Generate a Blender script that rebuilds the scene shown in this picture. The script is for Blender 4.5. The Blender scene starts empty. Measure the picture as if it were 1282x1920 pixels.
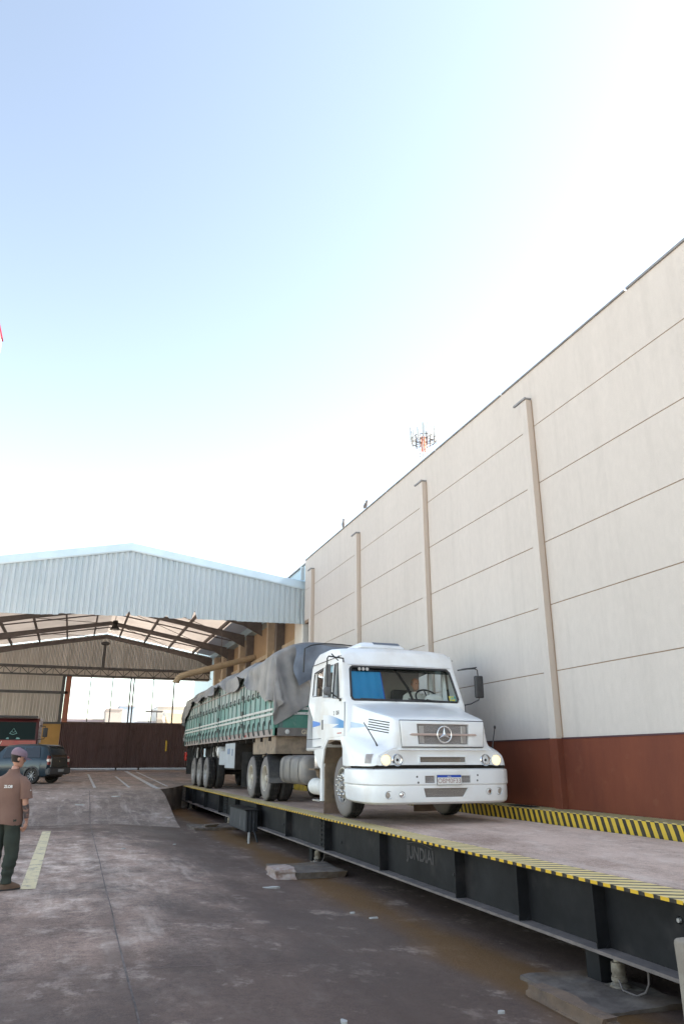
import bpy, bmesh, math, random
from mathutils import Vector, Matrix, noise
from mathutils.bvhtree import BVHTree
random.seed(7)
R = math.radians
scene = bpy.context.scene
COL = scene.collection

# ------------------------------------------------------------------ camera
cam_d = bpy.data.cameras.new("camera")
cam_d.sensor_fit = 'VERTICAL'; cam_d.sensor_height = 36.0; cam_d.lens = 1358.16 / 1920 * 36
cam_d.clip_start = 0.05; cam_d.clip_end = 3000
cam = bpy.data.objects.new("camera", cam_d); COL.objects.link(cam)
cam.location = (0, 0, 1.8); cam.rotation_euler = (R(90 + 18.849), 0, R(-19.513))
scene.camera = cam

# ------------------------------------------------------------------ sky, sun, exposure
SUN_EL, SUN_AZ = 40.0, 97.0          # azimuth clockwise from +Y
world = bpy.data.worlds.new("World"); scene.world = world; world.use_nodes = True
wn, wl = world.node_tree.nodes, world.node_tree.links
wn.clear()
sky = wn.new("ShaderNodeTexSky"); sky.sky_type = 'NISHITA'; sky.sun_disc = False
sky.sun_elevation = R(SUN_EL); sky.sun_rotation = R(SUN_AZ)
sky.air_density = 1.0; sky.dust_density = 0.5; sky.ozone_density = 1.0; sky.altitude = 300
hsv = wn.new("ShaderNodeHueSaturation"); hsv.inputs['Saturation'].default_value = 0.72
tint = wn.new("ShaderNodeMix"); tint.data_type = 'RGBA'; tint.blend_type = 'MULTIPLY'
tint.inputs['Factor'].default_value = 1.0; tint.inputs['B'].default_value = (1.08, 1.02, 0.885, 1)
bg = wn.new("ShaderNodeBackground"); bg.inputs['Strength'].default_value = 0.10
wo = wn.new("ShaderNodeOutputWorld")
def vscale(src, k):
    q = wn.new("ShaderNodeVectorMath"); q.operation = 'SCALE'; q.inputs['Scale'].default_value = k; wl.new(src, q.inputs[0]); return q.outputs[0]
gam = wn.new("ShaderNodeGamma"); gam.inputs['Gamma'].default_value = 1.22
wl.new(sky.outputs[0], hsv.inputs['Color']); wl.new(vscale(hsv.outputs[0], .15), gam.inputs['Color'])
wl.new(vscale(gam.outputs[0], 1 / .15), tint.inputs['A'])
wl.new(tint.outputs['Result'], bg.inputs[0]); wl.new(bg.outputs[0], wo.inputs[0])
sun_d = bpy.data.lights.new("sun", 'SUN'); sun_d.energy = 5.0; sun_d.angle = R(0.5); sun_d.color = (1, .93, .82)
sun = bpy.data.objects.new("sun", sun_d); COL.objects.link(sun)
sd = Vector((math.sin(R(SUN_AZ)) * math.cos(R(SUN_EL)), math.cos(R(SUN_AZ)) * math.cos(R(SUN_EL)), math.sin(R(SUN_EL))))
sun.rotation_euler = sd.to_track_quat('Z', 'Y').to_euler(); sun.location = (40, 20, 40)
vs = scene.view_settings
vs.view_transform = 'Standard'; vs.look = 'None'; vs.gamma = 1.0; vs.exposure = 2.5
scene.render.engine = 'CYCLES'
scene.cycles.max_bounces = 8; scene.cycles.diffuse_bounces = 5; scene.cycles.transparent_max_bounces = 12

# ------------------------------------------------------------------ materials
def lk(nt, a, b): nt.links.new(a, b)
def mat(name, c1, c2=None, scale=3.0, rough=.6, metal=0.0, stretch=(1, 1, 1), bump=0.0, bscale=40.0, lo=.35, hi=.7,
        spec=.5, coat=0.0, dust=None, dscale=1.2, dlo=.45, dhi=.75, detail=6.0, alpha=None):
    m = bpy.data.materials.new(name); m.use_nodes = True
    nt = m.node_tree; n = nt.nodes; b = n["Principled BSDF"]
    b.inputs['Base Color'].default_value = (*c1, 1); b.inputs['Roughness'].default_value = rough
    b.inputs['Metallic'].default_value = metal; b.inputs['Specular IOR Level'].default_value = spec
    b.inputs['Coat Weight'].default_value = coat
    tc = n.new("ShaderNodeTexCoord"); mp = n.new("ShaderNodeMapping"); mp.inputs['Scale'].default_value = stretch
    lk(nt, tc.outputs['Object'], mp.inputs[0])
    col = None
    if c2 is not None:
        t = n.new("ShaderNodeTexNoise"); t.inputs['Scale'].default_value = scale; t.inputs['Detail'].default_value = detail
        t.inputs['Roughness'].default_value = .62
        lk(nt, mp.outputs[0], t.inputs['Vector'])
        rp = n.new("ShaderNodeValToRGB"); rp.color_ramp.elements[0].position = lo; rp.color_ramp.elements[1].position = hi
        rp.color_ramp.elements[0].color = (*c1, 1); rp.color_ramp.elements[1].color = (*c2, 1)
        lk(nt, t.outputs['Fac'], rp.inputs[0]); col = rp.outputs[0]
    if dust is not None:
        t2 = n.new("ShaderNodeTexNoise"); t2.inputs['Scale'].default_value = dscale; t2.inputs['Detail'].default_value = 8
        lk(nt, tc.outputs['Object'], t2.inputs['Vector'])
        mr = n.new("ShaderNodeMapRange"); mr.inputs[1].default_value = dlo; mr.inputs[2].default_value = dhi
        lk(nt, t2.outputs['Fac'], mr.inputs[0])
        mx = n.new("ShaderNodeMix"); mx.data_type = 'RGBA'; mx.inputs['B'].default_value = (*dust, 1)
        if col: lk(nt, col, mx.inputs['A'])
        else: mx.inputs['A'].default_value = (*c1, 1)
        lk(nt, mr.outputs[0], mx.inputs['Factor']); col = mx.outputs['Result']
    if col: lk(nt, col, b.inputs['Base Color'])
    if bump:
        t3 = n.new("ShaderNodeTexNoise"); t3.inputs['Scale'].default_value = bscale; t3.inputs['Detail'].default_value = 6
        lk(nt, mp.outputs[0], t3.inputs['Vector'])
        bp = n.new("ShaderNodeBump"); bp.inputs['Strength'].default_value = min(1, bump); bp.inputs['Distance'].default_value = .02
        lk(nt, t3.outputs['Fac'], bp.inputs['Height']); lk(nt, bp.outputs[0], b.inputs['Normal'])
    return m

def node_mat(name):
    m = bpy.data.materials.new(name); m.use_nodes = True
    return m, m.node_tree, m.node_tree.nodes, m.node_tree.nodes["Principled BSDF"]

def glass_mat(name, tint=(.9, .95, .95), refl=1.0, rough=.02):
    m = bpy.data.materials.new(name); m.use_nodes = True; nt = m.node_tree; n = nt.nodes; n.clear()
    o = n.new("ShaderNodeOutputMaterial"); tr = n.new("ShaderNodeBsdfTransparent"); tr.inputs[0].default_value = (*tint, 1)
    g = n.new("ShaderNodeBsdfGlossy"); g.inputs['Roughness'].default_value = rough; g.inputs[0].default_value = (refl, refl, refl, 1)
    f = n.new("ShaderNodeFresnel"); f.inputs[0].default_value = 1.22
    mx = n.new("ShaderNodeMixShader")
    lk(nt, f.outputs[0], mx.inputs[0]); lk(nt, tr.outputs[0], mx.inputs[1]); lk(nt, g.outputs[0], mx.inputs[2]); lk(nt, mx.outputs[0], o.inputs[0])
    return m

def math_node(nt, op, a, b=None, c=None):
    q = nt.nodes.new("ShaderNodeMath"); q.operation = op
    for i, v in enumerate((a, b, c)):
        if v is None: continue
        if isinstance(v, (int, float)): q.inputs[i].default_value = v
        else: nt.links.new(v, q.inputs[i])
    return q.outputs[0]

def stripe_mat(name, kx, ky, kz, period, duty, cy, ck, worn=.5, fade=(.55, .5, .38)):
    """diagonal painted stripes: duty = share of yellow"""
    m, nt, n, b = node_mat(name)
    tc = n.new("ShaderNodeTexCoord"); sp = n.new("ShaderNodeSeparateXYZ"); lk(nt, tc.outputs['Object'], sp.inputs[0])
    s = math_node(nt, 'MULTIPLY', sp.outputs[0], kx)
    s = math_node(nt, 'MULTIPLY_ADD', sp.outputs[1], ky, s); s = math_node(nt, 'MULTIPLY_ADD', sp.outputs[2], kz, s)
    wn_ = n.new("ShaderNodeTexNoise"); wn_.inputs['Scale'].default_value = 9; wn_.inputs['Detail'].default_value = 4
    lk(nt, tc.outputs['Object'], wn_.inputs['Vector'])
    s = math_node(nt, 'MULTIPLY_ADD', wn_.outputs['Fac'], period * .12, s)
    fr = math_node(nt, 'FRACT', math_node(nt, 'DIVIDE', s, period))
    st = math_node(nt, 'LESS_THAN', fr, duty)
    t = n.new("ShaderNodeTexNoise"); t.inputs['Scale'].default_value = 6; t.inputs['Detail'].default_value = 9; t.inputs['Roughness'].default_value = .7
    lk(nt, tc.outputs['Object'], t.inputs['Vector'])
    w = n.new("ShaderNodeMapRange"); w.inputs[1].default_value = .45; w.inputs[2].default_value = .72; w.inputs[4].default_value = worn
    lk(nt, t.outputs['Fac'], w.inputs[0])
    mx = n.new("ShaderNodeMix"); mx.data_type = 'RGBA'; mx.inputs['A'].default_value = (*ck, 1); mx.inputs['B'].default_value = (*cy, 1)
    lk(nt, st, mx.inputs['Factor'])
    m2 = n.new("ShaderNodeMix"); m2.data_type = 'RGBA'; m2.inputs['B'].default_value = (*fade, 1)
    lk(nt, mx.outputs['Result'], m2.inputs['A']); lk(nt, w.outputs[0], m2.inputs['Factor'])
    lk(nt, m2.outputs['Result'], b.inputs['Base Color']); b.inputs['Roughness'].default_value = .75
    return m

M = {}
M['white'] = mat('truck_white', (.83, .84, .85), (.78, .79, .80), scale=1.6, rough=.32, coat=.25, dust=(.56, .50, .44), dscale=1.4, dlo=.50, dhi=.92, bump=.02, bscale=6)
M['white_plain'] = mat('white_plain', (.75, .75, .74), (.6, .6, .58), scale=7, rough=.45)
M['seam'] = mat('seam_dark', (.05, .05, .055), rough=.7)
M['blackpl'] = mat('black_plastic', (.022, .022, .025), (.045, .043, .045), scale=8, rough=.55)
M['greypl'] = mat('grey_plastic', (.10, .10, .105), (.16, .155, .15), scale=10, rough=.6)
M['rubber'] = mat('tyre_rubber', (.018, .017, .017), (.05, .046, .043), scale=5, rough=.85, bump=.3, bscale=30)
M['rubber_dust'] = mat('tyre_dusty', (.085, .078, .074), (.20, .185, .175), scale=4, rough=.9, bump=.25, bscale=25)
M['chrome'] = mat('chrome', (.75, .75, .76), rough=.15, metal=1)
M['alu'] = mat('dull_aluminium', (.55, .55, .56), (.4, .39, .38), scale=9, rough=.35, metal=.8)
M['rim_steel'] = mat('dusty_rim', (.60, .55, .46), (.42, .37, .31), scale=6, rough=.55, metal=.1)
M['rim_grey'] = mat('grey_rim', (.42, .41, .40), (.24, .22, .21), scale=6, rough=.6, metal=.2)
M['chassis'] = mat('chassis_black', (.018, .016, .015), (.045, .038, .033), scale=4, rough=.8, spec=.2)
M['dustbrown'] = mat('dusty_brown', (.22, .155, .10), (.11, .085, .062), scale=4, rough=.9, bump=.3, bscale=18)
M['dustbrown2'] = mat('muddy_flap', (.20, .135, .10), (.13, .09, .07), scale=5, rough=.9)
M['beige_steel'] = mat('beige_steel', (.30, .23, .165), (.20, .155, .115), scale=3, rough=.8, dust=(.11, .09, .07), dscale=5)
M['mesh_grey'] = None
M['green'] = mat('faded_green', (.11, .245, .215), (.24, .36, .34), scale=2.3, rough=.6, stretch=(1, 1, .45), dust=(.36, .38, .37), dscale=1.7, dlo=.46, dhi=.86)
M['green_dark'] = mat('deep_green', (.04, .15, .11), (.08, .21, .165), scale=3, rough=.55, dust=(.3, .33, .31), dscale=2.2, dlo=.58, dhi=.95)
M['green_pale'] = mat('dusty_pale_green', (.24, .31, .295), (.38, .40, .385), scale=1.6, rough=.7, stretch=(1, 1, .4), dust=(.40, .385, .37), dscale=1.5, dlo=.45, dhi=.85)
M['greensteel'] = mat('dark_green_steel', (.05, .12, .105), (.11, .16, .15), scale=6, rough=.6, dust=(.25, .22, .2), dscale=5, dlo=.55, dhi=.9)
M['rail_grey'] = mat('dusty_rail', (.36, .31, .29), (.25, .205, .185), scale=5, rough=.75, dust=(.17, .06, .045), dscale=6, dlo=.62, dhi=.85)
M['strip_white'] = mat('reflective_strip', (.58, .58, .56), (.42, .41, .39), scale=6, rough=.5)
M['strip_red'] = mat('reflector_red', (.45, .03, .03), rough=.4)
M['hinge'] = mat('dark_hinge', (.035, .05, .047), (.09, .095, .088), scale=8, rough=.6)
M['box_grey'] = mat('toolbox_grey', (.40, .43, .46), (.33, .35, .37), scale=3, rough=.6)
M['tank'] = mat('dusty_tank', (.17, .165, .17), (.26, .235, .21), scale=3, rough=.55, metal=.3, dust=(.33, .25, .19), dscale=2, dlo=.5, dhi=.9)
def tarp_material():
    m, nt, n, b = node_mat('grey_tarp')
    tc = n.new("ShaderNodeTexCoord")
    t = n.new("ShaderNodeTexNoise"); t.inputs['Scale'].default_value = 1.6; t.inputs['Detail'].default_value = 8; lk(nt, tc.outputs['Object'], t.inputs['Vector'])
    r = n.new("ShaderNodeValToRGB"); e = r.color_ramp.elements
    e[0].position = .3; e[0].color = (.14, .138, .142, 1); e[1].position = .72; e[1].color = (.33, .31, .295, 1)
    lk(nt, t.outputs['Fac'], r.inputs[0]); lk(nt, r.outputs[0], b.inputs['Base Color']); b.inputs['Roughness'].default_value = .62
    t2 = n.new("ShaderNodeTexNoise"); t2.inputs['Scale'].default_value = 5; t2.inputs['Detail'].default_value = 5; lk(nt, tc.outputs['Object'], t2.inputs['Vector'])
    t3 = n.new("ShaderNodeTexNoise"); t3.inputs['Scale'].default_value = 120; lk(nt, tc.outputs['Object'], t3.inputs['Vector'])
    s = math_node(nt, 'MULTIPLY_ADD', t3.outputs['Fac'], .08, t2.outputs['Fac'])
    bp = n.new("ShaderNodeBump"); bp.inputs['Strength'].default_value = .25; bp.inputs['Distance'].default_value = .04
    lk(nt, s, bp.inputs['Height']); lk(nt, bp.outputs[0], b.inputs['Normal'])
    return m
M['tarp'] = tarp_material()
M['girder'] = mat('black_girder', (.009, .009, .010), (.021, .0205, .022), scale=2.2, rough=.6, dust=(.065, .055, .052), dscale=2.3, dlo=.56, dhi=1.0, bump=.06, bscale=12, spec=.15)
M['flange'] = mat('dusty_flange', (.20, .165, .15), (.11, .092, .088), scale=4, rough=.85)
M['deckedge'] = stripe_mat('striped_deck_edge', .55, 1.0, 0, .172, .64, (.80, .62, .27), (.10, .08, .055), worn=.5, fade=(.70, .57, .34))
M['decklip'] = stripe_mat('striped_deck_lip', 0, 1.0, 0, .172, .55, (.66, .40, .02), (.02, .016, .014), worn=.15, fade=(.4, .25, .06))
M['kerbface'] = stripe_mat('striped_kerb_paint', .35, 1.0, -.35, .166, .5, (.60, .40, .035), (.022, .018, .014), worn=.25, fade=(.3, .24, .1))
M['kerbtop'] = stripe_mat('striped_kerb_top', 1.1, 1.0, 0, .166, .5, (.60, .47, .16), (.05, .045, .04), worn=.7, fade=(.48, .42, .3))
M['wall'] = mat('precast_wall', (.47, .435, .41), (.53, .495, .47), scale=.55, rough=.85, stretch=(1, 1, .55), bump=.10, bscale=55, dust=(.36, .33, .305), dscale=.8, dlo=.55, dhi=.95)
def wall_material():
    m, nt, n, b = node_mat('precast_wall')
    tc = n.new("ShaderNodeTexCoord")
    def noise_(sc, stretch, det, off=0.):
        mp = n.new("ShaderNodeMapping"); mp.inputs['Scale'].default_value = stretch; mp.inputs['Location'].default_value = (off, off, off); lk(nt, tc.outputs['Object'], mp.inputs[0])
        t = n.new("ShaderNodeTexNoise"); t.inputs['Scale'].default_value = sc; t.inputs['Detail'].default_value = det; t.inputs['Roughness'].default_value = .65; lk(nt, mp.outputs[0], t.inputs['Vector']); return t.outputs['Fac']
    def ramp(v, a, c, lo, hi):
        q = n.new("ShaderNodeMapRange"); q.inputs[1].default_value = a; q.inputs[2].default_value = c; q.inputs[3].default_value = lo; q.inputs[4].default_value = hi; lk(nt, v, q.inputs[0]); return q.outputs[0]
    f = math_node(nt, 'MULTIPLY', ramp(noise_(.5, (1, 1, .6), 6), .3, .7, .95, 1.03), ramp(noise_(1.6, (1, 2.2, .10), 6, 4.), .5, .8, 1.0, .90))
    f = math_node(nt, 'MULTIPLY', f, ramp(noise_(9, (1, 1, .5), 5, 9.), .35, .7, .96, 1.03))
    f = math_node(nt, 'MULTIPLY', f, ramp(noise_(70, (1, 1, 1), 3, 2.), .3, .7, .955, 1.045))
    mx = n.new("ShaderNodeVectorMath"); mx.operation = 'SCALE'; mx.inputs[0].default_value = (.535, .488, .452); lk(nt, f, mx.inputs['Scale']); lk(nt, mx.outputs[0], b.inputs['Base Color'])
    b.inputs['Roughness'].default_value = .88
    bp = n.new("ShaderNodeBump"); bp.inputs['Strength'].default_value = .2; bp.inputs['Distance'].default_value = .015; lk(nt, noise_(45, (1, 1, 1), 5), bp.inputs['Height']); lk(nt, bp.outputs[0], b.inputs['Normal'])
    return m
M['wall'] = wall_material()
M['wall_beige'] = mat('pilaster_edge', (.50, .425, .365), (.45, .38, .325), scale=1.3, rough=.85, stretch=(1, 1, .2))
M['brown'] = mat('brown_wall_paint', (.175, .052, .028), (.12, .036, .022), scale=1.2, rough=.65, spec=.2, stretch=(1, 1, .35), bump=.1, bscale=40, dust=(.21, .085, .05), dscale=3.5, dlo=.6, dhi=1.0)
M['browncap'] = mat('brown_cap_line', (.06, .022, .028), rough=.7)
M['joint'] = mat('wall_joint', (.27, .195, .14), rough=.9)
M['coping'] = mat('dark_coping', (.20, .20, .205), (.30, .29, .29), scale=4, rough=.6, metal=.3)
M['dark'] = mat('dark_void', (.012, .013, .016), rough=.9)
M['zinc'] = mat('zinc_sheet', (.62, .70, .75), (.69, .75, .79), scale=1.3, rough=.42, metal=.25, stretch=(1, 1, .3), bump=.03, bscale=5)
M['zinc_trim'] = mat('zinc_flashing', (.46, .55, .61), (.38, .46, .52), scale=1.1, rough=.4, metal=.35)
M['zinc_blue'] = mat('pale_blue_sheet', (.36, .49, .57), (.42, .54, .60), scale=1.2, rough=.5, metal=.2)
M['zinc_inside'] = mat('sheet_inside', (.76, .70, .64), (.60, .55, .50), scale=1.5, rough=.7, stretch=(3, 1, .3))
M['roofsheet'] = None
M['rafter'] = mat('brown_rafter', (.11, .097, .092), (.16, .135, .125), scale=3, rough=.75)
M['girder_grey'] = mat('grey_lattice', (.06, .06, .064), (.10, .095, .09), scale=5, rough=.7)
M['plaster'] = mat('ochre_plaster', (.42, .30, .19), (.33, .235, .15), scale=1.0, rough=.9, bump=.1, bscale=20)
M['column'] = mat('concrete_column', (.52, .44, .34), (.40, .335, .26), scale=1.5, rough=.85)
M['white_col'] = mat('white_column', (.62, .60, .57), (.52, .5, .47), scale=1.5, rough=.8)
M['ochre'] = mat('ochre_wall', (.42, .24, .075), (.35, .195, .06), scale=1.3, rough=.85)
M['gate'] = mat('brown_gate', (.36, .255, .245), (.28, .19, .18), scale=1.5, rough=.6, stretch=(4, 1, .2), dust=(.12, .08, .07), dscale=2, dlo=.55, dhi=1)
M['yellow'] = mat('yellow_paint', (.62, .42, .04), (.5, .34, .05), scale=6, rough=.6)
M['yellow_line'] = None
M['pipe'] = mat('beige_pipe', (.44, .36, .26), (.35, .285, .205), scale=3, rough=.7)
M['concrete'] = mat('rough_concrete', (.30, .255, .21), (.20, .165, .135), scale=4, rough=.95, bump=.5, bscale=14)
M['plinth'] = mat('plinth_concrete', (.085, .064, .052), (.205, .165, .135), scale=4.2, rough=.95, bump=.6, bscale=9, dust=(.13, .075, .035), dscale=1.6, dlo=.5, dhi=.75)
M['cell'] = mat('load_cell_steel', (.35, .31, .26), (.16, .12, .085), scale=14, rough=.5, metal=.4)
M['cable'] = mat('black_cable', (.02, .02, .02), rough=.6)
M['chip'] = mat('white_chip', (.46, .45, .43), (.34, .32, .30), scale=9, rough=.9)
M['skin'] = mat('skin', (.46, .25, .175), (.40, .20, .14), scale=14, rough=.5)
M['hair'] = mat('dark_hair', (.022, .015, .012), (.04, .028, .02), scale=60, rough=.6)
M['greyhair'] = mat('grey_hair', (.32, .30, .28), (.22, .2, .19), scale=60, rough=.6)
M['shirt'] = mat('brown_shirt', (.185, .103, .076), (.145, .08, .06), scale=3, rough=.85, bump=.12, bscale=260)
M['trouser'] = mat('olive_trousers', (.020, .026, .019), (.033, .040, .029), scale=4, rough=.85)
M['shoe'] = mat('brown_shoe', (.15, .085, .05), (.10, .06, .038), scale=9, rough=.7)
M['sole'] = mat('shoe_sole', (.03, .025, .022), rough=.8)
M['cap'] = mat('faded_purple_cap', (.21, .145, .175), (.17, .115, .15), scale=5, rough=.85)
M['tattoo'] = mat('tattooed_skin', (.075, .06, .062), (.36, .20, .145), scale=16, rough=.55, lo=.5, hi=.68)
M['wshirt'] = mat('white_tshirt', (.72, .70, .66), (.62, .6, .56), scale=4, rough=.85)
M['seat'] = mat('dark_seat', (.05, .05, .055), (.08, .078, .08), scale=4, rough=.8)
M['cabin'] = mat('cabin_lining', (.36, .34, .32), (.30, .28, .26), scale=3, rough=.8)
M['reflection_blue'] = mat('painted_sky_reflection', (.012, .20, .40), (.016, .23, .44), scale=1.5, rough=.55)  # blue of a reflected sky put into a plain colour
M['glass'] = glass_mat('window_glass')
M['glass_dark'] = glass_mat('tinted_glass', (.12, .15, .15))
M['lens'] = glass_mat('lamp_lens', (.95, .95, .95), 1.0, .05)
M['plate_white'] = mat('plate_white', (.70, .70, .68), rough=.5)
M['plate_blue'] = mat('plate_blue', (.015, .07, .42), rough=.5)
M['red'] = mat('red_truck_paint', (.32, .012, .016), (.26, .012, .014), scale=3, rough=.35, coat=.3)
M['carblue'] = mat('slate_blue_car', (.010, .026, .040), (.014, .032, .048), scale=2, rough=.28, coat=.3, metal=.1)
M['cargrey'] = mat('grey_bumper', (.045, .046, .05), (.065, .065, .066), scale=6, rough=.6)
M['cargate'] = mat('dark_tailgate', (.018, .024, .028), rough=.3, coat=.5)
M['darkglass'] = mat('dark_car_glass', (.008, .010, .012), rough=.05, spec=.8)
M['tail_red'] = mat('tail_lamp_red', (.42, .02, .015), rough=.15)
M['tail_clear'] = mat('tail_lamp_clear', (.7, .62, .58), rough=.15)
M['red_edge'] = mat('red_trim', (.42, .03, .06), rough=.5)
M['mast_grey'] = mat('mast_grey', (.36, .37, .39), rough=.6)
M['mast_red'] = mat('mast_red', (.55, .16, .09), rough=.6)
M['antenna_grey'] = mat('antenna_grey', (.42, .45, .46), (.36, .38, .4), scale=1, rough=.6)
M['bird'] = mat('grey_bird', (.12, .115, .12), (.2, .19, .19), scale=9, rough=.8)

def emit_lens(name, col, s, base=(.9, .8, .6)):
    m, nt, n, b = node_mat(name)
    b.inputs['Base Color'].default_value = (*base, 1); b.inputs['Roughness'].default_value = .2
    b.inputs['Emission Color'].default_value = (*col, 1); b.inputs['Emission Strength'].default_value = s
    return m
M['lamp_on'] = emit_lens('lit_headlamp', (1, .70, .34), .30, (.75, .62, .42))

def wire_mesh_mat(name, sc, c_wire, c_hole):
    m, nt, n, b = node_mat(name)
    tc = n.new("ShaderNodeTexCoord"); mp = n.new("ShaderNodeMapping"); mp.inputs['Rotation'].default_value = (R(90), 0, 0)
    lk(nt, tc.outputs['Object'], mp.inputs[0])
    v = n.new("ShaderNodeTexVoronoi"); v.voronoi_dimensions = '2D'; v.inputs['Scale'].default_value = sc; v.inputs['Randomness'].default_value = .15
    lk(nt, mp.outputs[0], v.inputs['Vector'])
    r = n.new("ShaderNodeValToRGB"); e = r.color_ramp.elements
    e[0].position = .30; e[0].color = (*c_hole, 1); e[1].position = .42; e[1].color = (*c_wire, 1)
    lk(nt, v.outputs['Distance'], r.inputs[0]); lk(nt, r.outputs[0], b.inputs['Base Color']); b.inputs['Roughness'].default_value = .5
    return m
M['mesh_grey'] = wire_mesh_mat('grille_mesh', 48, (.36, .33, .32), (.05, .047, .047))
M['mesh_brown'] = wire_mesh_mat('bumper_mesh', 52, (.30, .265, .24), (.05, .04, .035))

def roof_mat():
    m, nt, n, b = node_mat('translucent_roof_sheet')
    tc = n.new("ShaderNodeTexCoord")
    t = n.new("ShaderNodeTexNoise"); t.inputs['Scale'].default_value = .7; t.inputs['Detail'].default_value = 5; lk(nt, tc.outputs['Object'], t.inputs['Vector'])
    r = n.new("ShaderNodeValToRGB"); e = r.color_ramp.elements
    e[0].position = .3; e[0].color = (.40, .35, .32, 1); e[1].position = .7; e[1].color = (.52, .47, .43, 1)
    lk(nt, t.outputs['Fac'], r.inputs[0]); lk(nt, r.outputs[0], b.inputs['Base Color']); b.inputs['Roughness'].default_value = .7
    tr = n.new("ShaderNodeBsdfTranslucent"); tr.inputs[0].default_value = (.34, .32, .30, 1)
    mx = n.new("ShaderNodeMixShader"); mx.inputs[0].default_value = .27
    out = n["Material Output"]
    lk(nt, b.outputs[0], mx.inputs[1]); lk(nt, tr.outputs[0], mx.inputs[2]); lk(nt, mx.outputs[0], out.inputs[0])
    return m
M['roofsheet'] = roof_mat()

def ground_mat(name, dark, mid, light, stain=None, bias=0.0, wet=False):
    m, nt, n, b = node_mat(name)
    tc = n.new("ShaderNodeTexCoord"); sp = n.new("ShaderNodeSeparateXYZ"); lk(nt, tc.outputs['Object'], sp.inputs[0])
    def nz(scale, detail, rough=.65, stretch=(1, 1, 1), off=0):
        mp = n.new("ShaderNodeMapping"); mp.inputs['Scale'].default_value = stretch; mp.inputs['Location'].default_value = (off, off * .7, 0)
        lk(nt, tc.outputs['Object'], mp.inputs[0])
        t = n.new("ShaderNodeTexNoise"); t.inputs['Scale'].default_value = scale; t.inputs['Detail'].default_value = detail; t.inputs['Roughness'].default_value = rough
        lk(nt, mp.outputs[0], t.inputs['Vector']); return t.outputs['Fac']
    def rng(v, a, c, lo=0., hi=1.):
        q = n.new("ShaderNodeMapRange"); q.inputs[1].default_value = a; q.inputs[2].default_value = c; q.inputs[3].default_value = lo; q.inputs[4].default_value = hi
        lk(nt, v, q.inputs[0]); return q.outputs[0]
    def mixc(f, a, c):
        q = n.new("ShaderNodeMix"); q.data_type = 'RGBA'
        lk(nt, f, q.inputs['Factor'])
        for s, v in (('A', a), ('B', c)):
            if isinstance(v, tuple): q.inputs[s].default_value = (*v, 1)
            else: lk(nt, v, q.inputs[s])
        return q.outputs['Result']
    big = nz(.33, 5, .6, (1, .55, 1)); midn = nz(1.5, 8, .7, (1, .7, 1), 9); fine = nz(14, 8, .75, off=3); grit = nz(75, 3, .6, off=7)
    patch = nz(2.6, 9, .72, (1.25, .8, 1), 31); streak = nz(1.1, 7, .7, (2.6, .35, 1), 17)
    a = math_node(nt, 'MULTIPLY_ADD', midn, .55, math_node(nt, 'MULTIPLY', big, .62))
    a = math_node(nt, 'MULTIPLY_ADD', fine, .42, a); a = math_node(nt, 'MULTIPLY_ADD', grit, .46, a); a = math_node(nt, 'ADD', a, bias - .35)
    c = mixc(rng(a, .54, .80), dark, mid)
    p = math_node(nt, 'MULTIPLY', rng(patch, .52, .68), rng(big, .40, .60))
    c = mixc(math_node(nt, 'MULTIPLY', p, .85), c, light)
    c = mixc(math_node(nt, 'MULTIPLY', rng(streak, .54, .72), .5), c, light)
    if stain:
        # wide pale dust drift over the middle of the yard, oily dark ground round it
        dx = math_node(nt, 'MULTIPLY', math_node(nt, 'SUBTRACT', sp.outputs[0], -.1), .34); dy = math_node(nt, 'MULTIPLY', math_node(nt, 'SUBTRACT', sp.outputs[1], 14.5), .145)
        dd = math_node(nt, 'SQRT', math_node(nt, 'ADD', math_node(nt, 'MULTIPLY', dx, dx), math_node(nt, 'MULTIPLY', dy, dy)))
        dd = math_node(nt, 'MULTIPLY_ADD', math_node(nt, 'SUBTRACT', nz(.7, 7, .65, (1, .6, 1), 23), .5), 1.5, dd)
        c = mixc(rng(dd, .55, 1.2, 0, .84), c, dark)
        tk = math_node(nt, 'ABSOLUTE', math_node(nt, 'SUBTRACT', math_node(nt, 'ABSOLUTE', math_node(nt, 'SUBTRACT', sp.outputs[0], 1.55)), .95))
        tk = math_node(nt, 'MULTIPLY_ADD', math_node(nt, 'SUBTRACT', nz(1.2, 6, .65, (1, .25, 1), 71), .5), .5, tk)
        c = mixc(rng(tk, .24, .06, 0, .42), c, dark)
        c = mixc(math_node(nt, 'MULTIPLY', rng(dd, .8, .1, 0, .5), rng(patch, .40, .62)), c, light)
        c = mixc(math_node(nt, 'MULTIPLY', rng(nz(1.9, 9, .75, (1, .8, 1), 57), .56, .70), .38), c, light)
        # oily rust-brown run-off along the scale
        d = math_node(nt, 'ABSOLUTE', math_node(nt, 'SUBTRACT', sp.outputs[0], 4.05))
        d = math_node(nt, 'MULTIPLY_ADD', nz(.8, 6, .6, (1, .5, 1), 5), .9, math_node(nt, 'MULTIPLY', d, 1.0))
        c = mixc(rng(d, 1.0, .62, 0, .85), c, stain)
        dk = math_node(nt, 'MULTIPLY_ADD', nz(.5, 6, .6, (1, .5, 1), 41), 2.2, math_node(nt, 'ABSOLUTE', math_node(nt, 'SUBTRACT', sp.outputs[0], 2.7)))
        c = mixc(rng(dk, 1.9, 1.2, 0, .55), c, dark)
    lk(nt, c, b.inputs['Base Color'])
    rr = rng(big, .35, .65, .55, .85); lk(nt, rr, b.inputs['Roughness']); b.inputs['Specular IOR Level'].default_value = .25
    h = math_node(nt, 'MULTIPLY_ADD', fine, .6, math_node(nt, 'MULTIPLY', patch, .7))
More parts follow.
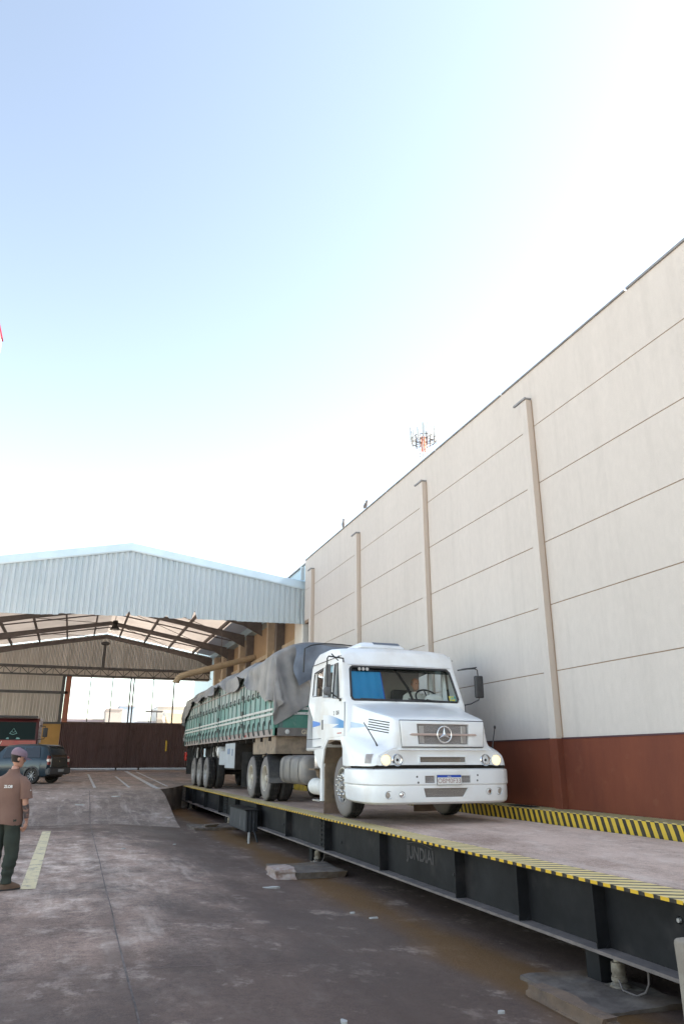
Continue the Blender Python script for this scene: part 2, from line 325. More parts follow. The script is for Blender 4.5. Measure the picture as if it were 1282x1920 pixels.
    bp = n.new("ShaderNodeBump"); bp.inputs['Strength'].default_value = .7; bp.inputs['Distance'].default_value = .02
    lk(nt, h, bp.inputs['Height']); lk(nt, bp.outputs[0], b.inputs['Normal'])
    return m
M['yard'] = ground_mat('yard_concrete', (.085, .056, .045), (.46, .315, .245), (.80, .645, .54), stain=(.15, .075, .022))
M['ramp'] = ground_mat('shed_floor', (.10, .074, .063), (.34, .262, .22), (.58, .49, .43))
M['deck'] = ground_mat('scale_deck', (.28, .18, .14), (.68, .515, .43), (.80, .68, .60), bias=.05)
M['bounce_yard'] = ground_mat('bounce_yard_concrete', (.40, .36, .32), (.50, .46, .41), (.58, .54, .49))
M['outside'] = ground_mat('outside_ground', (.28, .22, .16), (.36, .30, .24), (.45, .40, .34))

def paint_line_mat(name, col, under, worn):
    m, nt, n, b = node_mat(name)
    tc = n.new("ShaderNodeTexCoord")
    mp = n.new("ShaderNodeMapping"); mp.inputs['Scale'].default_value = (1, .8, 1); lk(nt, tc.outputs['Object'], mp.inputs[0])
    t = n.new("ShaderNodeTexNoise"); t.inputs['Scale'].default_value = 7; t.inputs['Detail'].default_value = 9; t.inputs['Roughness'].default_value = .72
    lk(nt, mp.outputs[0], t.inputs['Vector'])
    r = n.new("ShaderNodeValToRGB"); e = r.color_ramp.elements
    e[0].position = worn; e[0].color = (*col, 1); e[1].position = worn + .12; e[1].color = (*under, 1)
    lk(nt, t.outputs['Fac'], r.inputs[0]); lk(nt, r.outputs[0], b.inputs['Base Color']); b.inputs['Roughness'].default_value = .8
    return m
M['yellow_line'] = paint_line_mat('worn_yellow_line', (.66, .55, .33), (.30, .25, .225), .52)
M['white_line'] = paint_line_mat('worn_white_line', (.50, .52, .54), (.15, .155, .165), .50)

# ------------------------------------------------------------------ mesh builder
class MB:
    def __init__(self): self.bm = bmesh.new()
    def face(self, pts):
        vs_ = [self.bm.verts.new(p) for p in pts]
        try: return self.bm.faces.new(vs_)
        except ValueError: return None
    def box(self, x0, x1, y0, y1, z0, z1, bev=0.0, segs=2, mtx=None):
        t = bmesh.new(); bmesh.ops.create_cube(t, size=1)
        for v in t.verts:
            v.co = Vector((x0 + (v.co.x + .5) * (x1 - x0), y0 + (v.co.y + .5) * (y1 - y0), z0 + (v.co.z + .5) * (z1 - z0)))
        if bev: bmesh.ops.bevel(t, geom=t.edges[:], offset=bev, segments=segs, affect='EDGES', profile=.5)
        if mtx: bmesh.ops.transform(t, matrix=mtx, verts=t.verts)
        self.add(t); return self
    def add(self, t):
        me = bpy.data.meshes.new('tmp'); t.to_mesh(me); t.free(); self.bm.from_mesh(me); bpy.data.meshes.remove(me)
    def tube(self, pts, r, segs=8, closed=False, caps=True):
        pts = [Vector(p) for p in pts]; n = len(pts)
        rs = r if isinstance(r, (list, tuple)) else [r] * n
        rings = []; prev = None
        for i, p in enumerate(pts):
            a = pts[(i - 1) % n] if (closed or i > 0) else p
            c = pts[(i + 1) % n] if (closed or i < n - 1) else p
            t = (c - a).normalized()
            if prev is None:
                u = t.orthogonal().normalized()
            else:
                u = (prev - t * prev.dot(t)); u = u.normalized() if u.length > 1e-6 else t.orthogonal().normalized()
            prev = u; w = t.cross(u)
            rings.append([self.bm.verts.new(p + (u * math.cos(2 * math.pi * k / segs) + w * math.sin(2 * math.pi * k / segs)) * rs[i]) for k in range(segs)])
        m = n if closed else n - 1
        for i in range(m):
            A, B = rings[i], rings[(i + 1) % n]
            for k in range(segs): self.bm.faces.new((A[k], A[(k + 1) % segs], B[(k + 1) % segs], B[k]))
        if caps and not closed:
            self.bm.faces.new(rings[0][::-1]); self.bm.faces.new(rings[-1])
        return self
    def lathe(self, prof, axis='Z', c=(0, 0, 0), segs=32, close=False):
        """prof: (radius, height) list; axis letter of the spin axis"""
        c = Vector(c); rings = []
        for (r, h) in prof:
            ring = []
            for k in range(segs):
                a = 2 * math.pi * k / segs; q = (r * math.cos(a), r * math.sin(a))
                v = {'Z': (q[0], q[1], h), 'X': (h, q[0], q[1]), 'Y': (q[0], h, q[1])}[axis]
                ring.append(self.bm.verts.new(c + Vector(v)))
            rings.append(ring)
        L = len(rings)
        for i in range(L if close else L - 1):
            A, B = rings[i], rings[(i + 1) % L]
            for k in range(segs): self.bm.faces.new((A[k], A[(k + 1) % segs], B[(k + 1) % segs], B[k]))
        if not close:
            for ring, pr_ in ((rings[0], prof[0]), (rings[-1], prof[-1])):
                if pr_[0] > .03: continue
                try: self.bm.faces.new(ring)
                except ValueError: pass
        return self
    def prism(self, poly, axis, a, b, bev=0.0, segs=2):
        """poly of 2-D points; axis 'X': points are (y,z); 'Y': (x,z); 'Z': (x,y)"""
        def P(p, h): return {'X': (h, p[0], p[1]), 'Y': (p[0], h, p[1]), 'Z': (p[0], p[1], h)}[axis]
        t = bmesh.new()
        A = [t.verts.new(P(p, a)) for p in poly]; B = [t.verts.new(P(p, b)) for p in poly]; n = len(poly)
        t.faces.new(A[::-1]); t.faces.new(B)
        for i in range(n): t.faces.new((A[i], A[(i + 1) % n], B[(i + 1) % n], B[i]))
        bmesh.ops.recalc_face_normals(t, faces=t.faces)
        if bev: bmesh.ops.bevel(t, geom=t.edges[:], offset=bev, segments=segs, affect='EDGES', profile=.5)
        self.add(t); return self
    def loft(self, rings, caps=True, closed=True):
        V = [[self.bm.verts.new(p) for p in r] for r in rings]; n = len(V[0])
        for i in range(len(V) - 1):
            for k in range(n if closed else n - 1):
                self.bm.faces.new((V[i][k], V[i][(k + 1) % n], V[i + 1][(k + 1) % n], V[i + 1][k]))
        if caps and closed: self.bm.faces.new(V[0][::-1]); self.bm.faces.new(V[-1])
        return self
    def grid(self, f, nu, nv):
        V = [[self.bm.verts.new(f(i / nu, j / nv)) for j in range(nv + 1)] for i in range(nu + 1)]
        for i in range(nu):
            for j in range(nv): self.bm.faces.new((V[i][j], V[i + 1][j], V[i + 1][j + 1], V[i][j + 1]))
        return self
    def sphere(self, c, r, sc=(1, 1, 1), u=16, v=10):
        t = bmesh.new(); bmesh.ops.create_uvsphere(t, u_segments=u, v_segments=v, radius=r)
        for q in t.verts: q.co = Vector((q.co.x * sc[0], q.co.y * sc[1], q.co.z * sc[2])) + Vector(c)
        self.add(t); return self
    def xform(self, mtx): bmesh.ops.transform(self.bm, matrix=mtx, verts=self.bm.verts); return self
    def cut(self, *cutters, op='DIFFERENCE'):
        for q in (self,) + cutters: bmesh.ops.recalc_face_normals(q.bm, faces=q.bm.faces)
        base = tmp_obj(self.bm); res = None
        for c in cutters:
            co = tmp_obj(c.bm); md = base.modifiers.new('b', 'BOOLEAN'); md.object = co; md.operation = op; md.solver = 'EXACT'
            dg = bpy.context.evaluated_depsgraph_get(); me = bpy.data.meshes.new_from_object(base.evaluated_get(dg))
            base.modifiers.clear(); old = base.data; base.data = me; bpy.data.meshes.remove(old)
            cm = co.data; bpy.data.objects.remove(co); bpy.data.meshes.remove(cm)
        self.bm = bmesh.new(); self.bm.from_mesh(base.data)
        bm_ = base.data; bpy.data.objects.remove(base); bpy.data.meshes.remove(bm_)
        return self
    def subsurf(self, lv=2):
        base = tmp_obj(self.bm); md = base.modifiers.new('s', 'SUBSURF'); md.levels = lv; md.render_levels = lv
        dg = bpy.context.evaluated_depsgraph_get(); me = bpy.data.meshes.new_from_object(base.evaluated_get(dg))
        om = base.data; bpy.data.objects.remove(base); bpy.data.meshes.remove(om)
        self.bm = bmesh.new(); self.bm.from_mesh(me); bpy.data.meshes.remove(me); return self
    def solidify(self, th):
        bmesh.ops.recalc_face_normals(self.bm, faces=self.bm.faces)
        bmesh.ops.solidify(self.bm, geom=self.bm.faces[:], thickness=th); return self
    def bvh(self): return BVHTree.FromBMesh(self.bm)
    def build(self, name, m, parent=None, smooth=None, loc=None):
        """verts are in world metres; the object is placed at its root's base"""
        root = parent
        o0 = Vector(parent['_o']) if parent is not None and '_o' in parent else Vector((0, 0, 0))
        if loc is not None: o0 = Vector(loc)
        for v in self.bm.verts: v.co -= o0
        if not name.startswith('~'): bmesh.ops.recalc_face_normals(self.bm, faces=self.bm.faces)
        name = name.lstrip('~')
        me = bpy.data.meshes.new(name); self.bm.to_mesh(me); self.bm.free()
        for mm in (m if isinstance(m, list) else [m]): me.materials.append(mm)
        if smooth is not None:
            me.shade_smooth(); me.set_sharp_from_angle(angle=R(smooth))
        o = bpy.data.objects.new(name, me); COL.objects.link(o)
        o['_o'] = list(o0)
        if parent is not None: o.parent = parent
        elif loc is not None: o.location = o0
        return o

def tmp_obj(bm):
    me = bpy.data.meshes.new('tmp'); bm.to_mesh(me); bm.free()
    o = bpy.data.objects.new('tmp', me); COL.objects.link(o); return o

def thing(name, label, cat, loc=(0, 0, 0), group=None):
    o = bpy.data.objects.new(name, None); COL.objects.link(o); o.location = loc; o.empty_display_size = .2
    o['label'] = label; o['category'] = cat; o['_o'] = list(loc)
    if group: o['group'] = group
    return o
def tag(o, label, cat, group=None):
    o['label'] = label; o['category'] = cat
    if group: o['group'] = group
    return o
def struct(o, label=None):
    o['kind'] = 'structure'
    if label: o['label'] = label
    return o
def part_empty(name, parent, loc):
    o = bpy.data.objects.new(name, None); COL.objects.link(o); o.parent = parent; o.empty_display_size = .1
    o.location = Vector(loc) - Vector(parent['_o']); o['_o'] = list(loc); return o
def dup(o, parent=None):
    c = o.copy(); COL.objects.link(c); c.parent = parent
    for ch in list(o.children): dup(ch, c)
    return c

def text_mb(s, size, mtx, ext=.004, bold=False):
    cu = bpy.data.curves.new('t', 'FONT'); cu.body = s; cu.size = size; cu.extrude = ext; cu.align_x = 'CENTER'; cu.align_y = 'CENTER'
    if bold: cu.offset = size * .018
    o = bpy.data.objects.new('t', cu); COL.objects.link(o)
    dg = bpy.context.evaluated_depsgraph_get(); me = bpy.data.meshes.new_from_object(o.evaluated_get(dg))
    bpy.data.objects.remove(o); bpy.data.curves.remove(cu)
    mb = MB(); mb.bm.from_mesh(me); bpy.data.meshes.remove(me); mb.xform(mtx); return mb
def frame_mtx(o, xdir, ydir):
    x = Vector(xdir).normalized(); y = Vector(ydir).normalized(); z = x.cross(y)
    return Matrix(((x.x, y.x, z.x, o[0]), (x.y, y.y, z.y, o[1]), (x.z, y.z, z.z, o[2]), (0, 0, 0, 1)))
def sstep(a, b, x):
    t = min(1, max(0, (x - a) / (b - a))); return t * t * (3 - 2 * t)
def nz(x, y, z=0): return noise.noise(Vector((x, y, z)))

# ------------------------------------------------------------------ ground
def zlow(x): return .10 - .18 * sstep(.8, 4.3, x)
def zhigh(y): return .765 + .0205 * max(0, min(y, 52) - 31)
DECK = .776
def build_ground():
    mb = MB()
    xs = [-300, -60, -20, -8, -4, -2, 0] + [.4 * i for i in range(1, 22)] + [12, 30, 300]
    ys = [-300, -40, -10] + [i for i in range(-4, 36)] + [60, 300, 700]
    V = [[mb.bm.verts.new((x, y, zlow(x) - (.6 if y > 40 else 0))) for y in ys] for x in xs]
    for i in range(len(xs) - 1):
        for j in range(len(ys) - 1): mb.bm.faces.new((V[i][j], V[i + 1][j], V[i + 1][j + 1], V[i][j + 1]))
    struct(mb.build('ground', M['yard'], smooth=60), 'worn grey brown concrete yard with pale dusty patches')
    # the raised shed floor with its ramp down to the yard; its long edge is the wall of the scale pit
    mb = MB()
    def xmax(y): return 3.15 if y < 28.6 else (3.15 + (y - 28.6) / 3.6 * 1.33 if y < 32.2 else 300)
    ys = [21.4, 22, 22.5, 23, 23.5, 24, 24.5, 25, 25.5, 26, 26.5, 27, 27.5, 28, 28.6, 29.5, 30.4, 31.3, 32.2 - 1e-4]
    fr = [0, .004, .01, .02, .04, .1, .25, .5, 1]
    def zz(x, y): 
        s = sstep(21.9, 28.3, y); return (zlow(x) - .03) * (1 - s) + zhigh(y) * s
    rows = []
    for y in ys:
        xm = xmax(y); rows.append([(xm - (xm + 300) * f) for f in fr])
    V = [[mb.bm.verts.new((x, y, zz(x, y))) for x in row] for y, row in zip(ys, rows)]
    for j in range(len(ys) - 1):
        for i in range(len(fr) - 1): mb.bm.faces.new((V[j][i], V[j][i + 1], V[j + 1][i + 1], V[j + 1][i]))
    for j in range(len(ys) - 1):   # pit wall
        a, b = ys[j], ys[j + 1]
        mb.face([(xmax(a), a, zz(xmax(a), a)), (xmax(b), b, zz(xmax(b), b)), (xmax(b), b, -.4), (xmax(a), a, -.4)])
    y0 = 32.2
    for (a, b) in ((y0, 40), (40, 52), (52, 60), (60, 100), (100, 900)):
        for (p, q) in ((-300, -10), (-10, 0), (0, 4.48), (4.48, 12), (12, 300)):
            mb.face([(p, a, zhigh(a)), (q, a, zhigh(a)), (q, b, zhigh(b)), (p, b, zhigh(b))])
    mb.face([(4.48, y0, zhigh(y0)), (9, y0, zhigh(y0)), (9, y0, -.4), (4.48, y0, -.4)])
    bmesh.ops.remove_doubles(mb.bm, verts=mb.bm.verts, dist=.0005)
    struct(mb.build('shed_floor', M['ramp'], smooth=40), 'blue grey concrete floor rising by a ramp into the shed')
    mb = MB()
    mb.face([(-200, 51.6, 1.215), (200, 51.6, 1.215), (200, 800, 1.215), (-200, 800, 1.215)])
    struct(mb.build('outside_road', M['outside']), 'sunlit dirt road beyond the gate')
    # sawn joints
    def gz(x, y):
        s_ = sstep(21.9, 28.3, y); return max(zlow(x), (zlow(x) - .03) * (1 - s_) + zhigh(y) * s_) + (.012 if y > 21.4 else 0)
    def joint(p, q, w, wob=.004):
        n = 40; L = []; Rr = []
        p, q = Vector(p), Vector(q); d = (q - p).normalized(); s = Vector((-d.y, d.x, 0))
        for i in range(n + 1):
            t = p.lerp(q, i / n); o = s * (nz(t.x * .9, t.y * .9, 3) * wob * 3); ww = w * (.6 + .9 * abs(nz(t.x * 2, t.y * 2, 8)))
            zt = gz(t.x, t.y) + .004
            L.append((t.x + o.x - s.x * ww, t.y + o.y - s.y * ww, zt)); Rr.append((t.x + o.x + s.x * ww, t.y + o.y + s.y * ww, zt))
        m = MB(); m.loft([L, Rr], caps=False, closed=False); return m
    jm = mat('ground_joint', (.075, .060, .055), (.25, .195, .17), scale=2.5, rough=.9)
    for i, (p, q, w) in enumerate((((.62, 3, 0), (.74, 29.5, 0), .009), ((-6, 7.45, 0), (1.9, 7.25, 0), .0045), ((-6, 10.75, 0), (.6, 10.45, 0), .004))):
        struct(joint(p, q, w).build('ground_joint', jm), ['long dark joint running along the yard', 'dark joint crossing the yard near the camera', 'thin joint crossing the yard by the yellow line'][i])
    # painted lines
    def line(x0, x1, y0, y1, zf, m, nm, lab):
        k = MB(); n = 24; k.loft([[(x0, y0 + (y1 - y0) * i / n, zf(x0, y0 + (y1 - y0) * i / n)) for i in range(n + 1)], [(x1, y0 + (y1 - y0) * i / n, zf(x1, y0 + (y1 - y0) * i / n)) for i in range(n + 1)]], caps=False, closed=False)
        struct(k.build(nm, m), lab)
    line(-.46, -.262, 11.95, 20.9, lambda x, y: zlow(x) + .005, M['yellow_line'], 'yellow_line', 'broad worn yellow line on the yard')
    fl = lambda x, y: zhigh(y) + .004
    for (xa, w, y0, y1, lab) in ((.95, .10, 31, 44, 'white parking line nearest the parked car'), (2.22, .10, 31, 41, 'second white parking line on the shed floor'), (3.12, .2, 29.6, 48, 'thickest white parking line on the shed floor'), (3.72, .09, 31.5, 47, 'thin white parking line beside the thickest one')):
        line(xa, xa + w, y0, y1, fl, M['white_line'], 'parking_line', lab)
build_ground()

def build_bounce_sheet():  # unseen pale ground added to bounce sunlight towards the shaded wall and truck
    mb = MB()
    for (x0, x1, y0, y1) in ((-90, -4.6, -7.5, 21.2), (-90, 90, -90, -7.5)):
        mb.face([(x0, y0, .106), (x1, y0, .106), (x1, y1, .106), (x0, y1, .106)])
    struct(mb.build('bounce_yard', M['bounce_yard']), 'pale concrete sheet added out of view to bounce sunlight')
build_bounce_sheet()
def chips():
    spots = [(1.55, 26.6, .16, .10), (.42, 25.4, .13, .07), (3.05, 11.75, .13, .06), (2.0, 5.6, .022, .05), (1.98, 5.35, .015, .02), (3.32, 5.72, .03, .02), (3.75, 9.4, .06, .02), (3.6, 9.75, .03, .02), (1.2, 16.5, .04, .03), (2.35, 17.6, .04, .03)]
    for i, (x, y, a, b) in enumerate(spots):
        mb = MB(); n = 9; pts = []
        for k in range(n):
            t = 2 * math.pi * k / n; f = .7 + .5 * random.random(); pts.append((x + a * f * math.cos(t), y + b * f * math.sin(t)))
        z = zlow(x) if y < 22 else zhigh(y) * sstep(21.9, 28.3, y) + (zlow(x) - .03) * (1 - sstep(21.9, 28.3, y))
        mb.prism(pts, 'Z', z - .012, z + .012 + .006)
        labs = ['pale flat scrap lying on the ramp towards the pit', 'small pale scrap lying on the ramp near the joint', 'pale flat scrap lying beside the broken concrete plinth', 'white chip lying alone low in the photo', 'tiny white chip beside the larger chip low in the photo', 'tiny white chip beside the edge of the near plinth', 'pale chip in the brown dirt under the girder lettering', 'smaller pale chip in the brown dirt beside the larger one', 'tiny pale chip in the middle of the yard', 'tiny pale chip on the yard towards the scale']
        tag(mb.build('concrete_chip', M['chip'], loc=(x, y, z)), labs[i], 'debris', 'pale chips lying on the yard')
chips()

# ------------------------------------------------------------------ warehouse of precast panels
WX = 8.2
def build_warehouse():
    t = thing('warehouse', 'tall pale precast warehouse with brown painted base beside the truck scale', 'building', (WX, 10, 0))
    zs = [2.139, 3.334, 4.556, 5.78, 7.015, 8.257, 9.497]
    pil = [1.42, 6.42, 11.41, 16.37, 21.36, 26.37]
    mb = MB(); g = .008
    ybr = [-6] + pil + [27.62]
    core = MB(); core.box(WX + .012, 34, -6.2, 27.02, 0, 9.44); core.box(WX + .012, 34, 27.02, 27.6, 6.9, 9.44); core.build('wall_core', M['joint'], t)
    for i in range(len(ybr) - 1):
        a, b = ybr[i], ybr[i + 1]
        for k in range(6):
            z0, z1 = zs[k] + (g if k else 0), zs[k + 1] - (g if k < 5 else 0)
            bb = b if not (i == len(ybr) - 2 and k < 4) else 27.05
            mb.box(WX, WX + .011, a, bb, z0, z1, bev=.003, segs=1)
    mb.build('wall', M['wall'], t)
    mb = MB(); mb.box(WX - .006, WX + .1, -6, 27.05, 0, 2.139); mb.build('painted_base', M['brown'], t)
    mb = MB(); mb.box(WX - .02, WX + .1, -6, 27.05, 2.139, 2.165); mb.build('base_ledge', M['browncap'], t)
    for y in pil:
        p = MB(); p.box(WX - .13, WX + .02, y, y + .21, 2.15, 8.86, bev=.012)
        po = p.build('pilaster', M['wall'], t)
        e = MB(); e.box(WX - .127, WX - .003, y - .003, y + .002, 2.17, 8.855); e.build('pilaster_edge', M['wall_beige'], po)
        c = MB(); c.box(WX - .16, WX + .02, y - .012, y + .24, 8.86, 8.90); c.box(WX - .165, WX - .12, y + .24, y + .42, 8.855, 8.895); c.build('pilaster_cap', M['coping'], po)
        q = MB(); q.box(WX - .136, WX + .02, y - .006, y + .216, 0, 2.149, bev=.01); q.build('pilaster_base', M['brown'], po)
        s = MB(); s.box(WX - .006, WX + .02, y - .03, y - .002, 2.17, 8.85); s.build('sealant_joint', M['joint'], po)
    y = -6
    while y < 27.4:
        L = 3.1 + random.random(); e = min(27.6, y + L)
        c = MB(); c.box(WX - .035, WX + .3, y + .01, e - .03, 9.497, 9.527 + random.random() * .012); c.build('coping', M['coping'], t); y = e
    c = MB(); c.box(WX + .25, 9.9, 27.06, 27.9, .7, 6.88); c.build('dark_opening', M['dark'], t)
build_warehouse()

def corr(x, period, depth):
    f = (x / period) % 1
    if f < .42: return 0
    if f < .5: return depth * (f - .42) / .08
    if f < .92: return depth
    return depth * (1 - (f - .92) / .08)

RZ, RXX, SL = 9.9, 1.40, .175
def roofz(x): return RZ - SL * abs(x - RXX)
def yfront(x): return 27.95 + (8.28 - x) * .105
YF = 50.5
def build_shed():
    t = thing('open_shed', 'open steel shed with pale corrugated front gable behind the loaded truck', 'shed', (1.4, 29, .8))
    # front gable cladding: a real corrugated sheet with a torn lower edge
    mb = MB(); xs = []; x = -9.0; per = .212
    while x < 8.25:
        for f in (0, .12, .62, .74):
            xs.append((x + f * per, 0 if f in (0, .74) else 1))
        x += per
    L0, L1 = [], []; rr = random.Random(3)
    tear = {1.49: .26, 3.95: .34, 2.9: .10, 1.9: .08, 3.6: .07}
    for (x, hi) in xs:
        y = yfront(x) - (.035 if hi else 0); jag = .0
        if -1.5 < x < 5.6: jag = .045 * abs(nz(x * 2.7, 5)) + .03 * (nz(x * .8, 2) + .3)
        for k, d in tear.items():
            if abs(x - k) < .10: jag += d * (1 - abs(x - k) / .10)
        L0.append((x, y, 6.96 + max(-.03, jag) - (.05 if x < -1 else 0))); L1.append((x, y, roofz(x) - .33))
    mb.loft([L0, L1], caps=False, closed=False)
    bmesh.ops.solidify(mb.bm, geom=mb.bm.faces[:], thickness=.006)
    mb.build('gable_cladding', M['zinc'], t)
    # flashing
    mb = MB()
    for (xa, xb) in ((-9, RXX), (RXX, 8.29)):
        pts = []
        for x in (xa, xb):
            y = yfront(x); z = roofz(x)
            pts.append([(x, y - .07, z - .36), (x, y - .09, z - .30), (x, y - .08, z - .02), (x, y + .10, z + .05), (x, y + .5, z + .03), (x, y + .5, z - .02), (x, y + .02, z - .03)])
        mb.loft(pts)
    mb.build('roof_flashing', M['zinc_trim'], t)
    mb = MB(); mb.box(8.05, 8.19, 27.72, 27.80, 8.72, 9.27); mb.build('flashing_end', M['zinc_trim'], t)
    # roof sheet
    mb = MB()
    for (xa, xb) in ((-9, RXX), (RXX, 8.5)):
        mb.loft([[(xa, yfront(xa) + .1, roofz(xa) - .12), (xa, YF + .3, roofz(xa) - .12)], [(xb, yfront(xb) + .1, roofz(xb) - .12), (xb, YF + .3, roofz(xb) - .12)]], caps=False, closed=False)
    bmesh.ops.solidify(mb.bm, geom=mb.bm.faces[:], thickness=.02)
    mb.build('roof_sheet', M['roofsheet'], t)
    # rafters
    def rafter(y, w=.11):
        for (xe, s) in ((-6.3, -1), (8.35, 1)):
            p = MB()
            ztop = lambda x: roofz(x) - .42
            xs_ = [RXX, RXX + (xe - RXX) * .55, RXX + (xe - RXX) * .86, xe]
            dep = [.19, .21, .32, .62]
            top = [(x, ztop(x)) for x in xs_]; bot = [(x, ztop(x) - d) for x, d in zip(xs_, dep)]
            p.prism(top + bot[::-1], 'Y', y, y + .012)
            fl = MB()
            for a, b in ((bot[0], bot[1]), (bot[1], bot[2]), (bot[2], bot[3])):
                fl.prism([a, b, (b[0], b[1] - .02), (a[0], a[1] - .02)], 'Y', y - w / 2, y + w / 2)
            for a, b in ((top[0], top[-1]),):
                fl.prism([a, b, (b[0], b[1] + .02), (a[0], a[1] + .02)], 'Y', y - w / 2, y + w / 2)
            p.add(fl.bm); p.build('rafter', M['rafter'], t)
    for y in (31.5, 35.5, 39.6, 44.6, 49.9): rafter(y)
    for i in range(-4, 5):
        for off in (.25,):
            x = RXX + (i + .5 if i >= 0 else i + .5) * 1.62
            if x < -6.3 or x > 8.4: continue
            p = MB(); z = roofz(x) - .33; p.box(x - .04, x + .04, yfront(x) + .15, YF, z, z + .19); p.build('purlin', M['rafter'], t)
    # thin cross purlin lines under the sheet
    for y in (33.5, 37.5, 41.4, 43.2, 46.4, 48.1):
        p = MB()
        for xe in (-6.3, 8.35):
            p.prism([(RXX, roofz(RXX) - .15), (xe, roofz(xe) - .15), (xe, roofz(xe) - .22), (RXX, roofz(RXX) - .22)], 'Y', y - .025, y + .025)
        p.build('roof_rib', M['rafter'], t)
    for s in (0, 1):   # diagonal rod bracing
        for (ya, yb) in ((35.5, 39.6), (39.6, 44.6), (44.6, 49.9)):
            xa, xb = ((-3.2, 1.2), (1.6, 6.6))[s]
            p = MB(); p.tube([(xa, ya, roofz(xa) - .5), (xb, yb, roofz(xb) - .5)], .018, 6); p.build('brace_rod', M['rafter'], t)
    # back gable sheet
    def sheet(x0, x1, zb, ztf, y, per, dep, name, m):
        n = int((x1 - x0) / per * 4); A = []; B = []
        for i in range(n + 1):
            x = x0 + (x1 - x0) * i / n; yy = y - (dep if (i % 4) in (1, 2) else 0)
            A.append((x, yy, zb)); B.append((x, yy, ztf(x)))
        k = MB(); k.loft([A, B], caps=False, closed=False); bmesh.ops.solidify(k.bm, geom=k.bm.faces[:], thickness=.005); return k.build(name, m, t)
    sheet(-9, 8.4, 6.9, lambda x: roofz(x) - .2, YF + .25, .17, .035, 'back_gable_sheet', M['zinc_inside'])
    sheet(-9, -.84, 3.98, lambda x: 6.92, YF + .22, .2, .04, 'back_wall_sheet', M['zinc_inside'])
    p = MB(); p.box(-9, -.6, YF + .02, YF + .16, 5.74, 5.90); p.build('wall_girt', M['girder_grey'], t)
    p = MB(); p.box(-9, -.75, YF + .06, YF + .2, 3.90, 4.02); p.build('wall_girt', M['girder_grey'], t)
    p = MB(); p.box(-1.02, -.82, YF, YF + .09, 3.9, 6.9); p.build('column', M['girder_grey'], t)
    p = MB(); p.box(-.80, -.46, YF + .02, YF + .3, 4.0, 6.88); p.build('column', mat('rust_red_column', (.30, .11, .07), (.24, .085, .05), scale=2), t)
    # lattice girder
    k = MB(); y = YF - .15
    k.box(-5.2, 8.3, y - .08, y + .08, 7.30, 7.46); k.box(-5.2, 8.3, y - .06, y + .06, 6.84, 6.94)
    x = -5.0; up = True
    while x < 8.0:
        a = (x, y, 6.92 if up else 7.36); b = (x + .48, y, 7.36 if up else 6.92); k.tube([a, b], .028, 4); k.tube([(x, y, 6.92), (x, y, 7.36)], .02, 4); x += .48; up = not up
    k.build('lattice_girder', M['girder_grey'], t)
    k = MB(); k.box(-5.2, 8.3, YF + .14, YF + .2, 6.82, 7.5); k.build('girder_backing', M['zinc_inside'], t)
    k = MB(); k.box(1.26, 1.46, YF - .2, YF, 7.46, 9.05); k.sphere((1.36, YF - .2, 9.0), .22, (1.3, .4, .6)); k.build('king_post', M['girder_grey'], t)
    # thin mullion rods above the gate
    for x, w in ((.71, .03), (2.07, .032), (3.22, .045), (3.42, .045), (4.67, .03), (6.02, .045)):
        k = MB(); k.box(x - w, x + w, YF + .1, YF + .14, 4.0, 6.88); k.build('mullion', M['girder_grey'], t)
    # low ochre wall beside the gate
    k = MB(); k.box(-9, -.76, YF + .1, YF + .3, 1.0, 3.9); k.build('low_wall', M['ochre'], t)
    # side wall on the warehouse side
    k = MB(); k.box(8.75, 8.95, 29.2, YF + .3, .7, 8.4); k.build('side_wall', M['plaster'], t)
    k = MB(); k.box(8.62, 8.74, 29.3, YF + .2, 6.55, 6.75); k.build('side_beam', M['column'], t)
    k = MB(); k.box(8.24, 8.74, 27.98, 29.15, .75, 8.3, bev=.02); k.build('column', M['white_col'], t)
    k = MB(); k.box(8.66, 8.745, 29.3, 31.2, 1.0, 6.4); k.build('window', M['dark'], t)
    for (y, w, m) in ((32.6, .42, 'rafter'), (34.3, .3, 'column'), (39.0, .26, 'rafter'), (40.8, .5, 'column'), (44.4, .3, 'rafter'), (45.9, .55, 'column'), (48.6, .6, 'column')):
        k = MB(); k.box(8.36, 8.745, y, y + w, .75, 8.2); k.build('column', M[m], t)
    for (y, z) in ((36.8, 5.2), (42.3, 5.6), (47.2, 4.6)):
        k = MB(); k.box(8.70, 8.745, y, y + 1.3, z, z + .95); k.build('window', M['dark'], t)
    # columns on the yard side
    for y in (31.5, 39.6, 44.6, 49.9):
        k = MB(); k.box(-6.4, -6.1, y - .1, y + .1, .7, 7.9); k.build('column', M['girder_grey'], t)
build_shed()

def build_extension():
    t = thing('metal_clad_building', 'pale blue metal clad building whose wall rises above the shed roof', 'building', (9.6, 40, .8))
    k = MB(); k.box(8.32, 34, 27.66, 62, 8.2, 9.44); k.box(9.0, 34, 27.95, 62, .8, 8.2); k.build('wall', M['zinc_blue'], t)
    k = MB(); k.box(8.26, 8.6, 27.7, 62, 9.44, 9.50); k.build('roof_edge', M['coping'], t)
    for y in (31, 35, 39, 43, 47, 51): 
        k = MB(); k.box(8.305, 8.33, y, y + .05, 8.2, 9.43); k.build('panel_rib', M['zinc_trim'], t)
build_extension()

